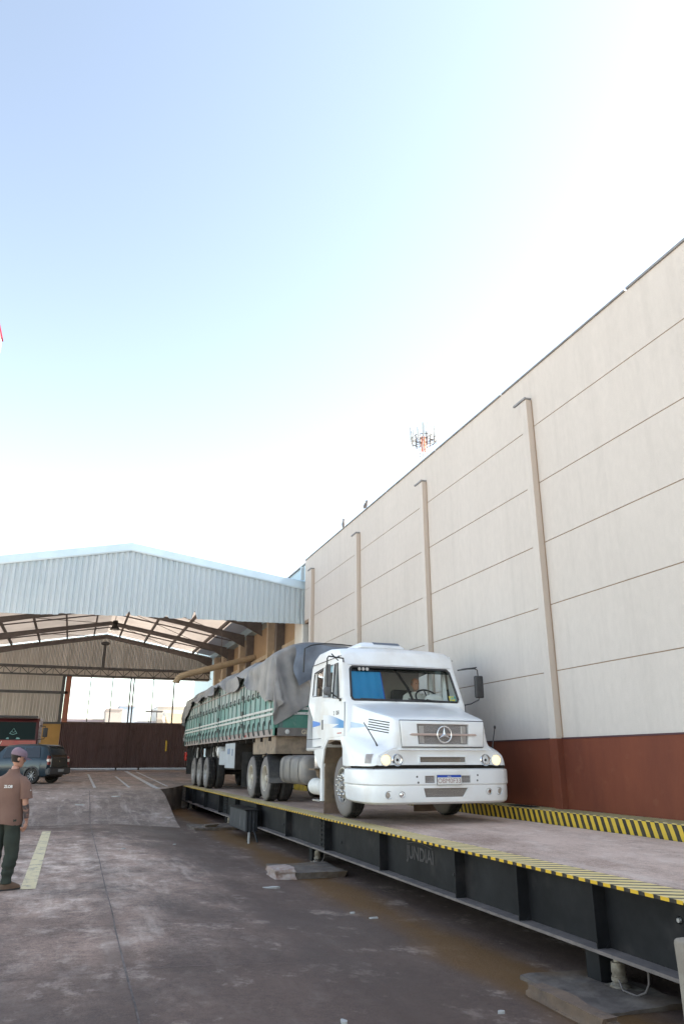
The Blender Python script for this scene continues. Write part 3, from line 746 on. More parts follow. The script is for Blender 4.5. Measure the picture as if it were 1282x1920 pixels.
def build_gate():
    for (xa, xb, lab, st) in ((-.80, 3.36, 'dark brown slatted gate leaf beside the ochre wall', False), (3.34, 8.25, 'dark brown slatted gate leaf with a yellow strip on it', True)):
        t = thing('sliding_gate', lab, 'gate', ((xa + xb) / 2, YF, 1.2), 'gate leaves closing the back of the shed')
        k = MB(); A = []; B = []; n = int((xb - xa) / .105 * 4)
        for i in range(n + 1):
            x = xa + (xb - xa) * i / n; y = YF + .03 - (.04 if i % 4 in (1, 2) else 0); A.append((x, y, 1.29)); B.append((x, y, 4.0))
        k.loft([A, B], caps=False, closed=False); bmesh.ops.solidify(k.bm, geom=k.bm.faces[:], thickness=.01)
        k.build('panel', M['gate'], t)
        k = MB(); k.box(xa, xb, YF + .05 + st * .06, YF + .10 + st * .06, 4.0, 4.06); k.box(xa, xb, YF + .05 + st * .06, YF + .10 + st * .06, 1.28, 1.34); k.box(xa, xa + .05, YF + .05 + st * .06, YF + .10 + st * .06, 1.34, 4.0); k.box(xb - .05, xb, YF + .05 + st * .06, YF + .10 + st * .06, 1.34, 4.0); k.build('frame', M['rafter'], t)
        for x in (xa + .8, xb - .6):
            k = MB(); k.box(x - .05, x + .05, YF + .02, YF + .10, 1.15, 1.30); k.build('roller', M['chassis'], t)
        if st:
            k = MB(); k.box(5.72, 5.82, YF - .035, YF - .015, 2.3, 2.95); k.build('yellow_strip', M['yellow'], t)
build_gate()

def build_far():
    def house(x0, x1, y, h, m, lab, parts):
        t = thing('far_building', lab, 'building', ((x0 + x1) / 2, y, 1.2), 'buildings seen over the gate')
        k = MB(); k.box(x0, x1, y, y + 8, 1.2, h); k.build('wall', m, t)
        k = MB(); k.box(x0 - .05, x1 + .05, y - .05, y + 8.05, h, h + .14); k.build('parapet', mat('parapet', (.4, .37, .38), rough=.9), t)
        for (a, b, c, d) in parts:
            q = MB(); q.box(a, b, y - .03, y + .02, c, d); w = q.build('window', M['dark'], t)
        return t
    f = lambda nm, c: mat(nm, c, tuple(v * .85 for v in c), scale=.3, rough=.9)
    house(-4, 3.9, 97, 6.35, f('far_lilac', (.36, .31, .35)), 'low lilac walled building over the gate beside the rust red column', [(-2.9, -1.8, 3.2, 4.6), (.4, 1.5, 3.2, 4.6)])
    house(3.4, 5.25, 93, 7.4, f('far_beige', (.42, .38, .35)), 'beige block between the lilac wall and the blue grey block', [(4.0, 4.6, 3.5, 4.6)])
    house(5.0, 6.85, 95, 7.9, f('far_blue', (.36, .44, .52)), 'tall blue grey block showing over the middle of the gate', [(5.6, 6.3, 3.3, 4.8)])
    house(6.9, 10.6, 98, 6.25, f('far_grey', (.40, .40, .46)), 'low grey wall between the blue grey block and the cream house', [(7.8, 8.8, 3.0, 4.3)])
    t = house(9.6, 15.5, 96, 8.0, f('far_cream', (.50, .47, .43)), 'cream house with tiled canopy next to the trailer rear', [(11.6, 12.6, 3.0, 4.4), (13.5, 14.5, 3.0, 4.4)])
    k = MB(); k.prism([(10.4, 7.2), (15.4, 7.0), (15.4, 5.7), (10.9, 5.7)], 'Y', 94.6, 95.9); k.build('roof', f('far_tile', (.56, .44, .30)), t)
    k = MB(); k.box(10.8, 15.4, 94.9, 95.0, 5.45, 5.7); k.build('fascia', f('far_fascia', (.25, .18, .14)), t)
    t = thing('roof_awning', 'thin flat awning on posts in front of the cream house', 'awning', (8.8, 94, 1.2))
    k = MB(); k.box(8.0, 10.0, 93.4, 94.6, 7.25, 7.4, mtx=Matrix.Rotation(0, 4, 'X')); k.build('roof', M['girder_grey'], t)
    for x in (8.4, 9.3): k = MB(); k.box(x - .05, x + .05, 93.5, 93.6, 1.2, 7.25); k.build('post', M['girder_grey'], t)
    t = thing('satellite_dish', 'white dish aerial on the canopy edge of the cream house', 'dish', (10.3, 94.2, 6.3))
    k = MB(); k.lathe([(.02, .0), (.45, .12), (.75, .32)], 'X', (10.0, 94.2, 6.6), 20); k.build('dish', M['white_plain'], t)
    k = MB(); k.tube([(10.1, 94.2, 6.5), (10.5, 94.7, 6.2)], .05, 6); k.build('arm', M['mast_grey'], t)
    t = thing('power_line', 'thin power cables crossing the sky over the far roofs', 'cable', (5, 88, 1.2))
    for (za, zb, s) in ((8.6, 10.7, .3), (8.4, 9.2, .25), (7.9, 8.5, .2)):
        pts = [( -14 + 44 * i / 20, 88, za + (zb - za) * i / 20 - s * 4 * (i / 20) * (1 - i / 20)) for i in range(21)]
        k = MB(); k.tube(pts, .012, 4); k.build('cable', M['cable'], t)
    for x in (-14, 30): k = MB(); k.tube([(x, 88, 1.2), (x, 88, 11)], .14, 8); k.build('pole', M['concrete'], t)
build_far()

def build_tower():
    cx, cy = 37.4, 75.0
    t = thing('phone_mast', 'lattice phone mast crowded with aerial panels above the warehouse roof edge', 'mast', (cx, cy, 0))
    k = MB(); zt = 42.0
    for a in range(3):
        an = 2 * math.pi * a / 3; k.tube([(cx + 1.1 * math.cos(an), cy + 1.1 * math.sin(an), 0), (cx + .55 * math.cos(an), cy + .55 * math.sin(an), zt)], .06, 6)
    z = 0
    while z < 38:
        for a in range(3):
            r0 = 1.1 - .55 * z / zt; r1 = 1.1 - .55 * (z + 1.4) / zt; p = 2 * math.pi * a / 3; q = 2 * math.pi * (a + 1) / 3
            k.tube([(cx + r0 * math.cos(p), cy + r0 * math.sin(p), z), (cx + r1 * math.cos(q), cy + r1 * math.sin(q), z + 1.4)], .03, 4)
        z += 1.4
    k.build('lattice_shaft', M['mast_grey'], t)
    k = MB()
    for zz in (39.4, 40.0):
        k.tube([(cx + 1.45 * math.cos(2 * math.pi * i / 12), cy + 1.45 * math.sin(2 * math.pi * i / 12), zz) for i in range(12)], .05, 5, closed=True)
        for i in range(6):
            a = math.pi * i / 3; k.tube([(cx, cy, zz), (cx + 1.45 * math.cos(a), cy + 1.45 * math.sin(a), zz)], .045, 4)
    k.build('antenna_ring', M['girder_grey'], t)
    k = MB(); k.tube([(cx, cy, 38.2), (cx, cy, 40.2)], .28, 6); 
    base = k; base.build('red_section', M['mast_red'], t)
    rr = random.Random(5)
    for i in range(15):
        a = 2 * math.pi * i / 15 + .1 * rr.random(); rx, ry = cx + 1.6 * math.cos(a), cy + 1.6 * math.sin(a)
        z0 = 39.3 + rr.random() * .7; h = 1.3 + rr.random() * .8
        k = MB(); mt = Matrix.Translation((rx, ry, 0)) @ Matrix.Rotation(a, 4, 'Z')
        k.box(-.07, .07, -.13, .13, z0, z0 + h, bev=.02, segs=1, mtx=mt); k.build('panel_antenna', M['antenna_grey'], t)
        k = MB(); k.tube([(rx - .1 * math.cos(a), ry - .1 * math.sin(a), z0 - .5), (rx - .1 * math.cos(a), ry - .1 * math.sin(a), z0 + h)], .03, 5); k.box(-.12, -.02, -.09, .09, z0 - .35, z0 + .1, mtx=mt); k.build('radio_unit', M['mast_grey'], t)
    k = MB(); k.tube([(cx, cy, 41.8), (cx - .1, cy, 44.4)], [.045, .012], 6); k.sphere((cx, cy, 41.9), .14, (1, 1, 1.5)); k.build('lightning_rod', M['mast_grey'], t)
build_tower()

def build_birds():
    for (y, lab, f) in ((23.05, 'upright dark bird perched on the roof edge nearer the shed', 1), (20.9, 'pale hunched bird perched on the roof edge nearer the mast', 0)):
        k = MB(); x = WX + .02; z = 9.56
        if f: k.loft([[(x + r * math.cos(a) , y + r * .9 * math.sin(a) + dy, z + h) for a in [2 * math.pi * i / 10 for i in range(10)]] for (r, h, dy) in ((.015, .0, .03), (.05, .06, .01), (.065, .14, 0), (.05, .21, -.02), (.035, .25, -.03), (.045, .29, -.04), (.03, .33, -.045), (.008, .345, -.05))])
        else: k.loft([[(x + r * math.cos(a), y + dy, z + .09 + r * math.sin(a) + dz) for a in [2 * math.pi * i / 10 for i in range(10)]] for (r, dy, dz) in ((.008, .2, .0), (.03, .12, .0), (.065, .02, .02), (.065, -.05, .05), (.04, -.10, .10), (.045, -.14, .14), (.02, -.18, .14), (.005, -.22, .13))])
        k.tube([(x, y + .01, z - .02), (x, y + .01, z + .08)], .008, 4)
        tag(k.build('bird', M['bird'], loc=(x, y, 9.54), smooth=60), lab, 'bird', 'birds on the warehouse roof edge')
build_birds()

def build_kerb():
    t = thing('striped_kerb', 'yellow and black striped concrete kerb along the brown wall base', 'kerb', (7.95, 10, .7))
    k = MB(); k.box(7.72, 7.735, 3, 27.0, .735, .972); k.build('striped_face', M['kerbface'], t)
    k = MB(); k.box(7.72, 8.19, 3, 27.0, .972, .984); k.build('striped_top', M['kerbtop'], t)
    k = MB(); k.box(7.74, 8.19, 3.01, 26.99, .3, .97); k.build('core', M['concrete'], t)
    k = MB(); k.box(7.80, 8.0, 12.0, 12.75, .985, .999, bev=.004, segs=1); k.box(7.85, 7.95, 12.15, 12.6, .999, 1.006); tag(k.build('cover_plate', M['chassis'], loc=(7.9, 12.4, .985)), 'small dark cover plate lying on the striped kerb top', 'plate')
build_kerb()

SY0, SY1 = 4.95, 32.15
STIFF = [6.07, 7.31, 8.68, 11.08, 13.72, 16.4, 19.18, 21.8, 24.3, 27.1, 29.7, 31.6]
CELLS = [6.0, 14.55, 23.2, 31.0]
def build_scale():
    t = thing('truck_scale', 'long raised weighbridge with black girder and striped edge under the truck', 'truck scale', (6.1, 18, 0))
    k = MB()
    k.grid(lambda u, v: (4.86 + u * 2.78, SY0 + v * (SY1 - SY0), DECK + .006 * nz(u * 4, v * 30)), 12, 120); k.build('deck', M['deck'], t, smooth=60)
    k = MB(); k.box(4.9, 7.62, SY0, SY1, .50, .745); k.build('deck_slab', M['chassis'], t)
    k = MB(); k.box(4.50, 4.86, SY0, SY1, .765, DECK + .004); k.build('striped_edge', M['deckedge'], t)
    k = MB(); k.box(4.496, 4.50, SY0, SY1, .752, DECK + .003); k.build('striped_lip', M['decklip'], t)
    k = MB(); k.box(4.52, 4.84, SY0, SY1, .738, .765); k.box(4.655, 4.68, SY0, SY1, .228, .738); g = k.build('side_girder', M['girder'], t)
    k = MB(); k.box(4.50, 4.84, SY0, SY1, .200, .228); k.build('lower_flange', M['flange'], g)
    k = MB(); k.box(7.3, 7.62, SY0, SY1, .2, .5); k.build('side_girder', M['girder'], t)
    for y in (9, 13, 17, 21, 25, 29):
        k = MB(); k.box(4.68, 7.4, y, y + .12, .24, .5); k.build('cross_beam', M['girder'], t)
    for y in STIFF:
        k = MB(); k.box(4.525, 4.655, y, y + .016, .228, .738)
        k.prism([(4.655, .228), (4.60, .228), (4.655, .29)], 'Y', y - .012, y - .001); k.build('stiffener', M['girder'], t)
    for yj in (13.98, 23.55):
        k = MB(); k.box(4.640, 4.655, yj - .012, yj + .34, .24, .73); p = k.build('splice_plate', M['girder'], t)
        k = MB()
        for i in range(6):
            for yy in (yj + .08, yj + .25): k.lathe([(.0, -.028), (.020, -.028), (.024, 0)], 'X', (4.640, yy, .28 + i * .082), 8)
        k.build('bolts', M['cable'], p)
        k = MB(); k.box(4.636, 4.6395, yj - .016, yj - .008, .23, .74); k.build('seam', M['dark'], p)
    for (y, z) in ((5.18, .60), (5.06, .585), (5.12, .30), (8.95, .44), (13.15, .42), (17.0, .42), (26.2, .43)):
        k = MB(); k.lathe([(.0, -.02), (.016, -.02), (.022, 0), (.03, 0.0)], 'X', (4.655, y, z), 10); k.build('bolt', M['alu'] if y < 6 else M['cable'], t)
    for y in CELLS:
        k = MB(); k.box(4.60, 4.86, y + .17, y + .36, -.06, .2); c = k.build('support_bracket', M['girder'], t)
        k = MB(); b = (4.66, y, 0)
        k.lathe([(.0, .2), (.055, .2), (.055, .17), (.034, .165), (.034, .14), (.058, .135), (.062, .06), (.056, .05), (.056, .03), (.066, .028), (.066, -.005), (.05, -.01), (.075, -.03), (.085, -.035), (.085, -.05), (0, -.05)], 'Z', b, 24)
        c = k.build('load_cell', M['cell'], t, smooth=35)
        k = MB(); k.box(4.55, 4.80, y - .14, y + .12, -.066, -.05, bev=.004, segs=1); k.build('base_plate', M['cell'], c)
        k = MB(); k.tube([(4.60, y - .07, .02), (4.56, y - .16, -.03), (4.60, y - .28, -.045), (4.64, y - .34, -.01), (4.67, y - .355, .05), (4.69, y - .34, .12), (4.7, y - .31, .2)], .008, 6); k.build('cable', M['flange'], c)
    # lettering on the girder web
    fm = lambda y, z: frame_mtx((4.651, y, z), (0, -1, 0), (0, 0, 1))
    wm = mat('faded_lettering', (.075, .065, .062), (.03, .028, .029), scale=30, rough=.8, lo=.35, hi=.75)
    k = text_mb('JUNDIAI', .235, fm(9.93, .555), .003, True); k.build('lettering', wm, t)
    for i in range(2):
        k = MB(); k.tube([(4.650, 10.35 - .8 * j / 12, .67 + .03 * i + .035 * math.sin(math.pi * j / 12)) for j in range(13)], .006, 4); k.build('emblem_arc', wm, t)
    k = text_mb('JUNDIAI', .2, fm(28.2, .56), .003, True); k.build('lettering', wm, t)
    # approach slab at the near end
    k = MB(); k.prism([(4.93, .772), (4.93, -.2), (-6, -.2), (-6, .1), (2.5, .772)], 'X', 4.62, 8.19); tag(k.build('approach_slab', M['concrete'], loc=(6, 0, 0)), 'concrete slab leading up to the near end of the scale', 'slab')
build_scale()

def build_jbox():
    t = thing('junction_box', 'dark rain streaked cabinet bolted against the scale girder', 'junction box', (4.4, 20, .1))
    streak = mat('streaked_cabinet', (.028, .029, .034), (.33, .33, .34), scale=3, rough=.6, stretch=(6, 6, .5), lo=.60, hi=.76)
    k = MB(); k.box(4.20, 4.50, 18.9, 20.9, .12, .60, bev=.02); k.build('cabinet', streak, t)
    k = MB(); k.box(4.17, 4.51, 18.85, 20.95, .60, .63, bev=.006, segs=1); k.build('lid', M['girder'], t)
    for x in (4.24, 4.33, 4.42): k = MB(); k.box(x, x + .025, 18.87, 18.9, .12, .6); k.build('rib', M['girder'], t)
    k = MB(); k.tube([(4.3, 18.85, .14), (4.25, 18.7, .0), (4.2, 18.6, -.06)], .03, 8); k.tube([(4.4, 18.8, .14), (4.42, 18.5, -.08)], .02, 8); k.build('conduit', M['cable'], t)
    k = MB(); k.box(4.14, 4.18, 18.3, 18.34, -.15, .16); tag(k.build('marker_stake', M['chip'], loc=(4.16, 18.3, -.1)), 'short pale stake standing under the dark cabinet', 'stake')
build_jbox()

def rock(name, lab, cx, cy, hx, hy, z0, z1, m, cat, grp, seed, jag=.1, lump=.03):
    k = MB(); bmesh.ops.create_cube(k.bm, size=1); bmesh.ops.subdivide_edges(k.bm, edges=k.bm.edges[:], cuts=7, use_grid_fill=True)
    for v in k.bm.verts:
        p = v.co.copy(); q = Vector((p.x * 2 * hx, p.y * 2 * hy, 0))
        n1 = nz(q.x * 2.2 + seed, q.y * 2.2, p.z * 2); n2 = nz(q.x * 7 + seed, q.y * 7, p.z * 5)
        s = 1 + jag * n1 * 1.6 + jag * .5 * n2; top = (p.z > 0)
        z = z0 + (p.z + .5) * (z1 - z0) + (min(.30 * (z1 - z0), lump) * n1 + min(.15 * (z1 - z0), lump / 2) * n2 if top else 0)
        v.co = Vector((cx + q.x * s, cy + q.y * s, z))
    return tag(k.build(name, m, loc=(cx, cy, z0), smooth=35), lab, cat, grp)
g_ = 'concrete plinths under the scale feet'
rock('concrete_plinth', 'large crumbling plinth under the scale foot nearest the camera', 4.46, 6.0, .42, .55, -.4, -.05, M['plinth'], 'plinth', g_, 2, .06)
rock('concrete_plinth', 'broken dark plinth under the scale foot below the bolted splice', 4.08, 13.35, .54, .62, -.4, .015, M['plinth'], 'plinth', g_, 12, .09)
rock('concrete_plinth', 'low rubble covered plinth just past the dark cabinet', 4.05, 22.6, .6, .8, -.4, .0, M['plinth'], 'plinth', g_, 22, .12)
rock('concrete_rubble', 'crumbly pinkish rubble lump on the broken dark plinth', 3.50, 12.95, .16, .3, -.08, .09, mat('rubble', (.30, .2, .165), (.42, .36, .33), scale=12, rough=.95, bump=.6, bscale=25), 'rubble', None, 5, .25)
rock('concrete_lip', 'rounded worn concrete lip along the edge of the near plinth', 3.86, 5.6, .07, .48, -.15, .035, mat('lip_concrete', (.19, .125, .085), (.12, .085, .065), scale=6, rough=.95, bump=.6, bscale=18), 'concrete edge', None, 8, .18)
rock('concrete_rubble', 'pale rubble slab lying on the plinth past the cabinet', 3.9, 22.2, .16, .24, -.07, .06, M['plinth'], 'rubble', None, 33, .3)

k = MB(); k.box(4.26, 4.60, 4.45, 4.85, -.2, .575, bev=.035, segs=3)
bmesh.ops.subdivide_edges(k.bm, edges=k.bm.edges[:], cuts=3, use_grid_fill=True)
for v in k.bm.verts: v.co += Vector((nz(v.co.x * 9, v.co.y * 9, v.co.z * 5), nz(v.co.x * 9 + 5, v.co.y * 9, v.co.z * 5), 0)) * .008
tag(k.build('concrete_bollard', M['concrete'], loc=(4.43, 4.65, 0), smooth=40), 'square beige concrete post at the near end of the scale girder', 'bollard')

def build_pipe():
    t = thing('grain_spout', 'long beige spout pipe slanting out of the ochre wall above the trailer', 'pipe', (8.6, 38.5, 6.9))
    k = MB(); k.tube([(8.7, 38.6, 6.98), (6.9, 38.4, 6.43), (5.2, 38.1, 5.92), (4.86, 38.05, 5.80), (4.70, 38.03, 5.68), (4.62, 38.02, 5.5)], .155, 18); k.build('pipe', M['pipe'], t, smooth=40)
    k = MB(); k.tube([(4.60, 38.02, 5.52), (4.59, 38.02, 5.46)], .185, 18); k.tube([(6.9, 38.4, 6.43), (6.84, 38.39, 6.41)], .18, 18); k.build('collar', M['pipe'], t, smooth=40)
    k = MB(); k.tube([(6.87, 38.4, 6.43), (6.87, 38.4, 8.6)], .02, 6); k.build('hanger', M['rafter'], t)
build_pipe()

def build_lamp():
    t = thing('pendant_lamp', 'dark bell shaped factory lamp hanging under the shed ridge', 'lamp', (1.4, 38, 8.9))
    k = MB(); k.lathe([(.05, 8.42), (.12, 8.40), (.13, 8.26), (.09, 8.24), (.11, 8.18), (.21, 8.02), (.24, 7.95), (.23, 7.95), (.20, 8.02), (.05, 8.2)], 'Z', (1.4, 38, 0), 24); k.build('shade', M['chassis'], t, smooth=35)
    k = MB(); k.lathe([(0, 7.985), (.215, 7.985), (.1, 7.93), (0, 7.92)], 'Z', (1.4, 38, 0), 20); k.build('diffuser', M['white_plain'], t, smooth=60)
    k = MB(); k.tube([(1.4, 38, 8.4), (1.4, 38, 9.55)], .018, 6); k.build('hanger', M['rafter'], t)
build_lamp()

def build_sign():
    # the corner of a white board with red trim that just enters the picture
    t = thing('sign_board', 'white board with thin red edge reaching in from the picture side', 'sign', (-4, 14, .1))
    mt = Matrix.Translation((-2.16, 14, 9.70)) @ Matrix.Rotation(R(-17), 4, 'Y')
    k = MB(); k.prism([(-.03, 0), (-.03, 1.4), (-3, 1.4), (-3, -.6), (-.14, -.36)], 'Y', 0, .12); k.xform(mt); k.build('board', M['white_plain'], t)
    k = MB(); k.box(-.03, 0, -.01, .13, 0, 1.4, mtx=mt); k.build('edge_trim', M['red_edge'], t)
    k = MB(); k.tube([(-4.2, 14.2, 0), (-4.2, 14.2, 9.6)], .15, 12); k.build('pole', M['mast_grey'], t, smooth=40)
build_sign()

# ------------------------------------------------------------------ wheels
def wheel_meshes(kind):
    """meshes about the origin, axle along X, outer face towards -X; returns list of (name, MB, material, smooth)"""
    out = []
    r = .555
    tw = .30
    def tyre(x0, name, m):
        k = MB(); h = tw / 2
        prof = [(.300, x0 + .02), (.315, x0), (.38, x0 - .012), (.47, x0 - .004), (.525, x0 + .022), (.548, x0 + .045), (r, x0 + .06)]
        g = [.09, .15, .21]
        for gx in g: prof += [(r, x0 + gx - .010), (r - .014, x0 + gx - .007), (r - .014, x0 + gx + .007), (r, x0 + gx + .010)]
        prof += [(r, x0 + tw - .06), (.548, x0 + tw - .045), (.525, x0 + tw - .022), (.47, x0 + tw + .004), (.38, x0 + tw + .012), (.315, x0 + tw), (.300, x0 + tw - .02)]
        k.lathe(prof, 'X', (0, 0, 0), 56, close=True)
        for v in k.bm.verts:   # cut shoulder lugs into the tread
            rad = math.hypot(v.co.y, v.co.z)
            if rad > .54 and int((math.atan2(v.co.z, v.co.y) + math.pi) / (2 * math.pi) * 56 + .5) % 2 == 0:
                f = (rad - .010) / rad; v.co.y *= f; v.co.z *= f
        return (name, k, m, 40)
    return tyre

def make_wheel(parent, c, mirror=False, kind='drive', dual=False):
    s = -1 if mirror else 1
    e = part_empty('wheel', parent, c); C = Vector(c)
    tyre = wheel_meshes(kind)
    dusty = {'front': 'rubber_dust', 'drive': 'rubber_dust', 'trailer': 'rubber_dust'}[kind]
    def put(k, name, m, sm):
        if mirror: k.xform(Matrix.Scale(-1, 4, Vector((1, 0, 0))))
        k.xform(Matrix.Translation(C)); k.build(name, m, e, smooth=sm)
    side = node_tyre
    n, k, m, sm = tyre(0, 'tyre', None); put(k, 'tyre', side, sm)
    if dual:
        n, k, m, sm = tyre(.34, 'tyre', None); put(k, 'tyre', M['rubber'], sm)
    k = MB()
    if kind == 'front':
        k.lathe([(.312, .02), (.318, -.002), (.305, -.004), (.295, .02), (.285, .05), (.262, .052), (.235, .03), (.205, -.012), (.190, -.016), (.140, -.016), (.132, .0), (.13, .06), (0, .06)], 'X', (0, 0, 0), 48)
        rimm = M['chrome_rim']
    else:
        k.lathe([(.312, .02), (.318, -.002), (.305, -.004), (.290, .02), (.282, .09), (.268, .15), (.268, .2)], 'X', (0, 0, 0), 48)
        d_ = MB(); d_.lathe([(.27, .13), (.235, .19), (.19, .195), (.14, .19), (.13, .15), (.125, .07), (0, .07)], 'X', (0, 0, 0), 40); put(d_, 'wheel_dish', M['dish_dark'], 35)
        rimm = M['rim_steel'] if kind == 'drive' else M['rim_grey']
    put(k, 'rim', rimm, 35)
    k = MB(); nn = 10
    for i in range(nn):
        a = 2 * math.pi * i / nn
        if kind == 'front': k.lathe([(.0, -.075), (.016, -.072), (.021, -.06), (.021, -.02), (.028, -.016)], 'X', (0, .165 * math.cos(a), .165 * math.sin(a)), 10)
        else: k.lathe([(.0, .12), (.018, .122), (.022, .14), (.022, .19)], 'X', (0, .165 * math.cos(a), .165 * math.sin(a)), 8)
    put(k, 'wheel_nuts', M['chrome'] if kind == 'front' else M['dustbrown'], 40)
    k = MB()
    if kind == 'front':
        k.lathe([(.0, -.06), (.05, -.058), (.062, -.045), (.07, .0), (.105, .01), (.11, .05)], 'X', (0, 0, 0), 24)
        put(k, 'hub', M['rim_grey'], 35)
        k = MB()
        for i in range(10):
            a = 2 * math.pi * (i + .5) / 10; k.lathe([(.0, .033), (.026, .033), (.026, .05)], 'X', (-.012, .247 * math.cos(a), .247 * math.sin(a)), 12)
        put(k, 'rim_holes', M['dark'], None)
    else:
        k.lathe([(.0, .02), (.06, .022), (.072, .035), (.078, .10), (.12, .11), (.12, .18)], 'X', (0, 0, 0), 24)
        put(k, 'hub', rimm, 35)
        k = MB()
        for i in range(10):
            a = 2 * math.pi * (i + .5) / 10; k.lathe([(.0, .158), (.024, .158), (.024, .17)], 'X', (-.004, .243 * math.cos(a), .243 * math.sin(a)), 12)
        put(k, 'rim_holes', M['dark'], None)
    return e

def tyre_side_mat():
    """dust greys the side walls, the tread stays dark: radius from the axle in object space"""
    m, nt, n, b = node_mat('dusty_tyre')
    tc = n.new("ShaderNodeTexCoord"); sp = n.new("ShaderNodeSeparateXYZ"); lk(nt, tc.outputs['Object'], sp.inputs[0])
    r = math_node(nt, 'SQRT', math_node(nt, 'ADD', math_node(nt, 'MULTIPLY', sp.outputs[1], sp.outputs[1]), math_node(nt, 'MULTIPLY', sp.outputs[2], sp.outputs[2])))
    t = n.new("ShaderNodeTexNoise"); t.inputs['Scale'].default_value = 5; t.inputs['Detail'].default_value = 8; lk(nt, tc.outputs['Object'], t.inputs['Vector'])
    r = math_node(nt, 'MULTIPLY_ADD', math_node(nt, 'SUBTRACT', t.outputs['Fac'], .5), .05, r)
    rp = n.new("ShaderNodeValToRGB"); e = rp.color_ramp.elements
    e[0].position = .30; e[0].color = (.20, .18, .17, 1); e[1].position = .545; e[1].color = (.016, .015, .0145, 1)
    e2 = rp.color_ramp.elements.new(.505); e2.color = (.155, .14, .135, 1); e3 = rp.color_ramp.elements.new(.525); e3.color = (.10, .092, .09, 1)
    lk(nt, r, rp.inputs[0]); lk(nt, rp.outputs[0], b.inputs['Base Color']); b.inputs['Roughness'].default_value = .88
    bp = n.new("ShaderNodeBump"); bp.inputs['Strength'].default_value = .25; bp.inputs['Distance'].default_value = .01
    t4 = n.new("ShaderNodeTexNoise"); t4.inputs['Scale'].default_value = 40; lk(nt, tc.outputs['Object'], t4.inputs['Vector']); lk(nt, t4.outputs['Fac'], bp.inputs['Height']); lk(nt, bp.outputs[0], b.inputs['Normal'])
    return m
node_tyre = tyre_side_mat()
M['dish_dark'] = mat('shade_painted_dish', (.075, .055, .042), (.15, .115, .085), scale=9, rough=.9)  # dusty brown darkened so the shade of the recess is in the colour
M['chrome_rim'] = mat('polished_dusty_rim', (.62, .60, .57), (.45, .42, .39), scale=7, rough=.28, metal=.75)

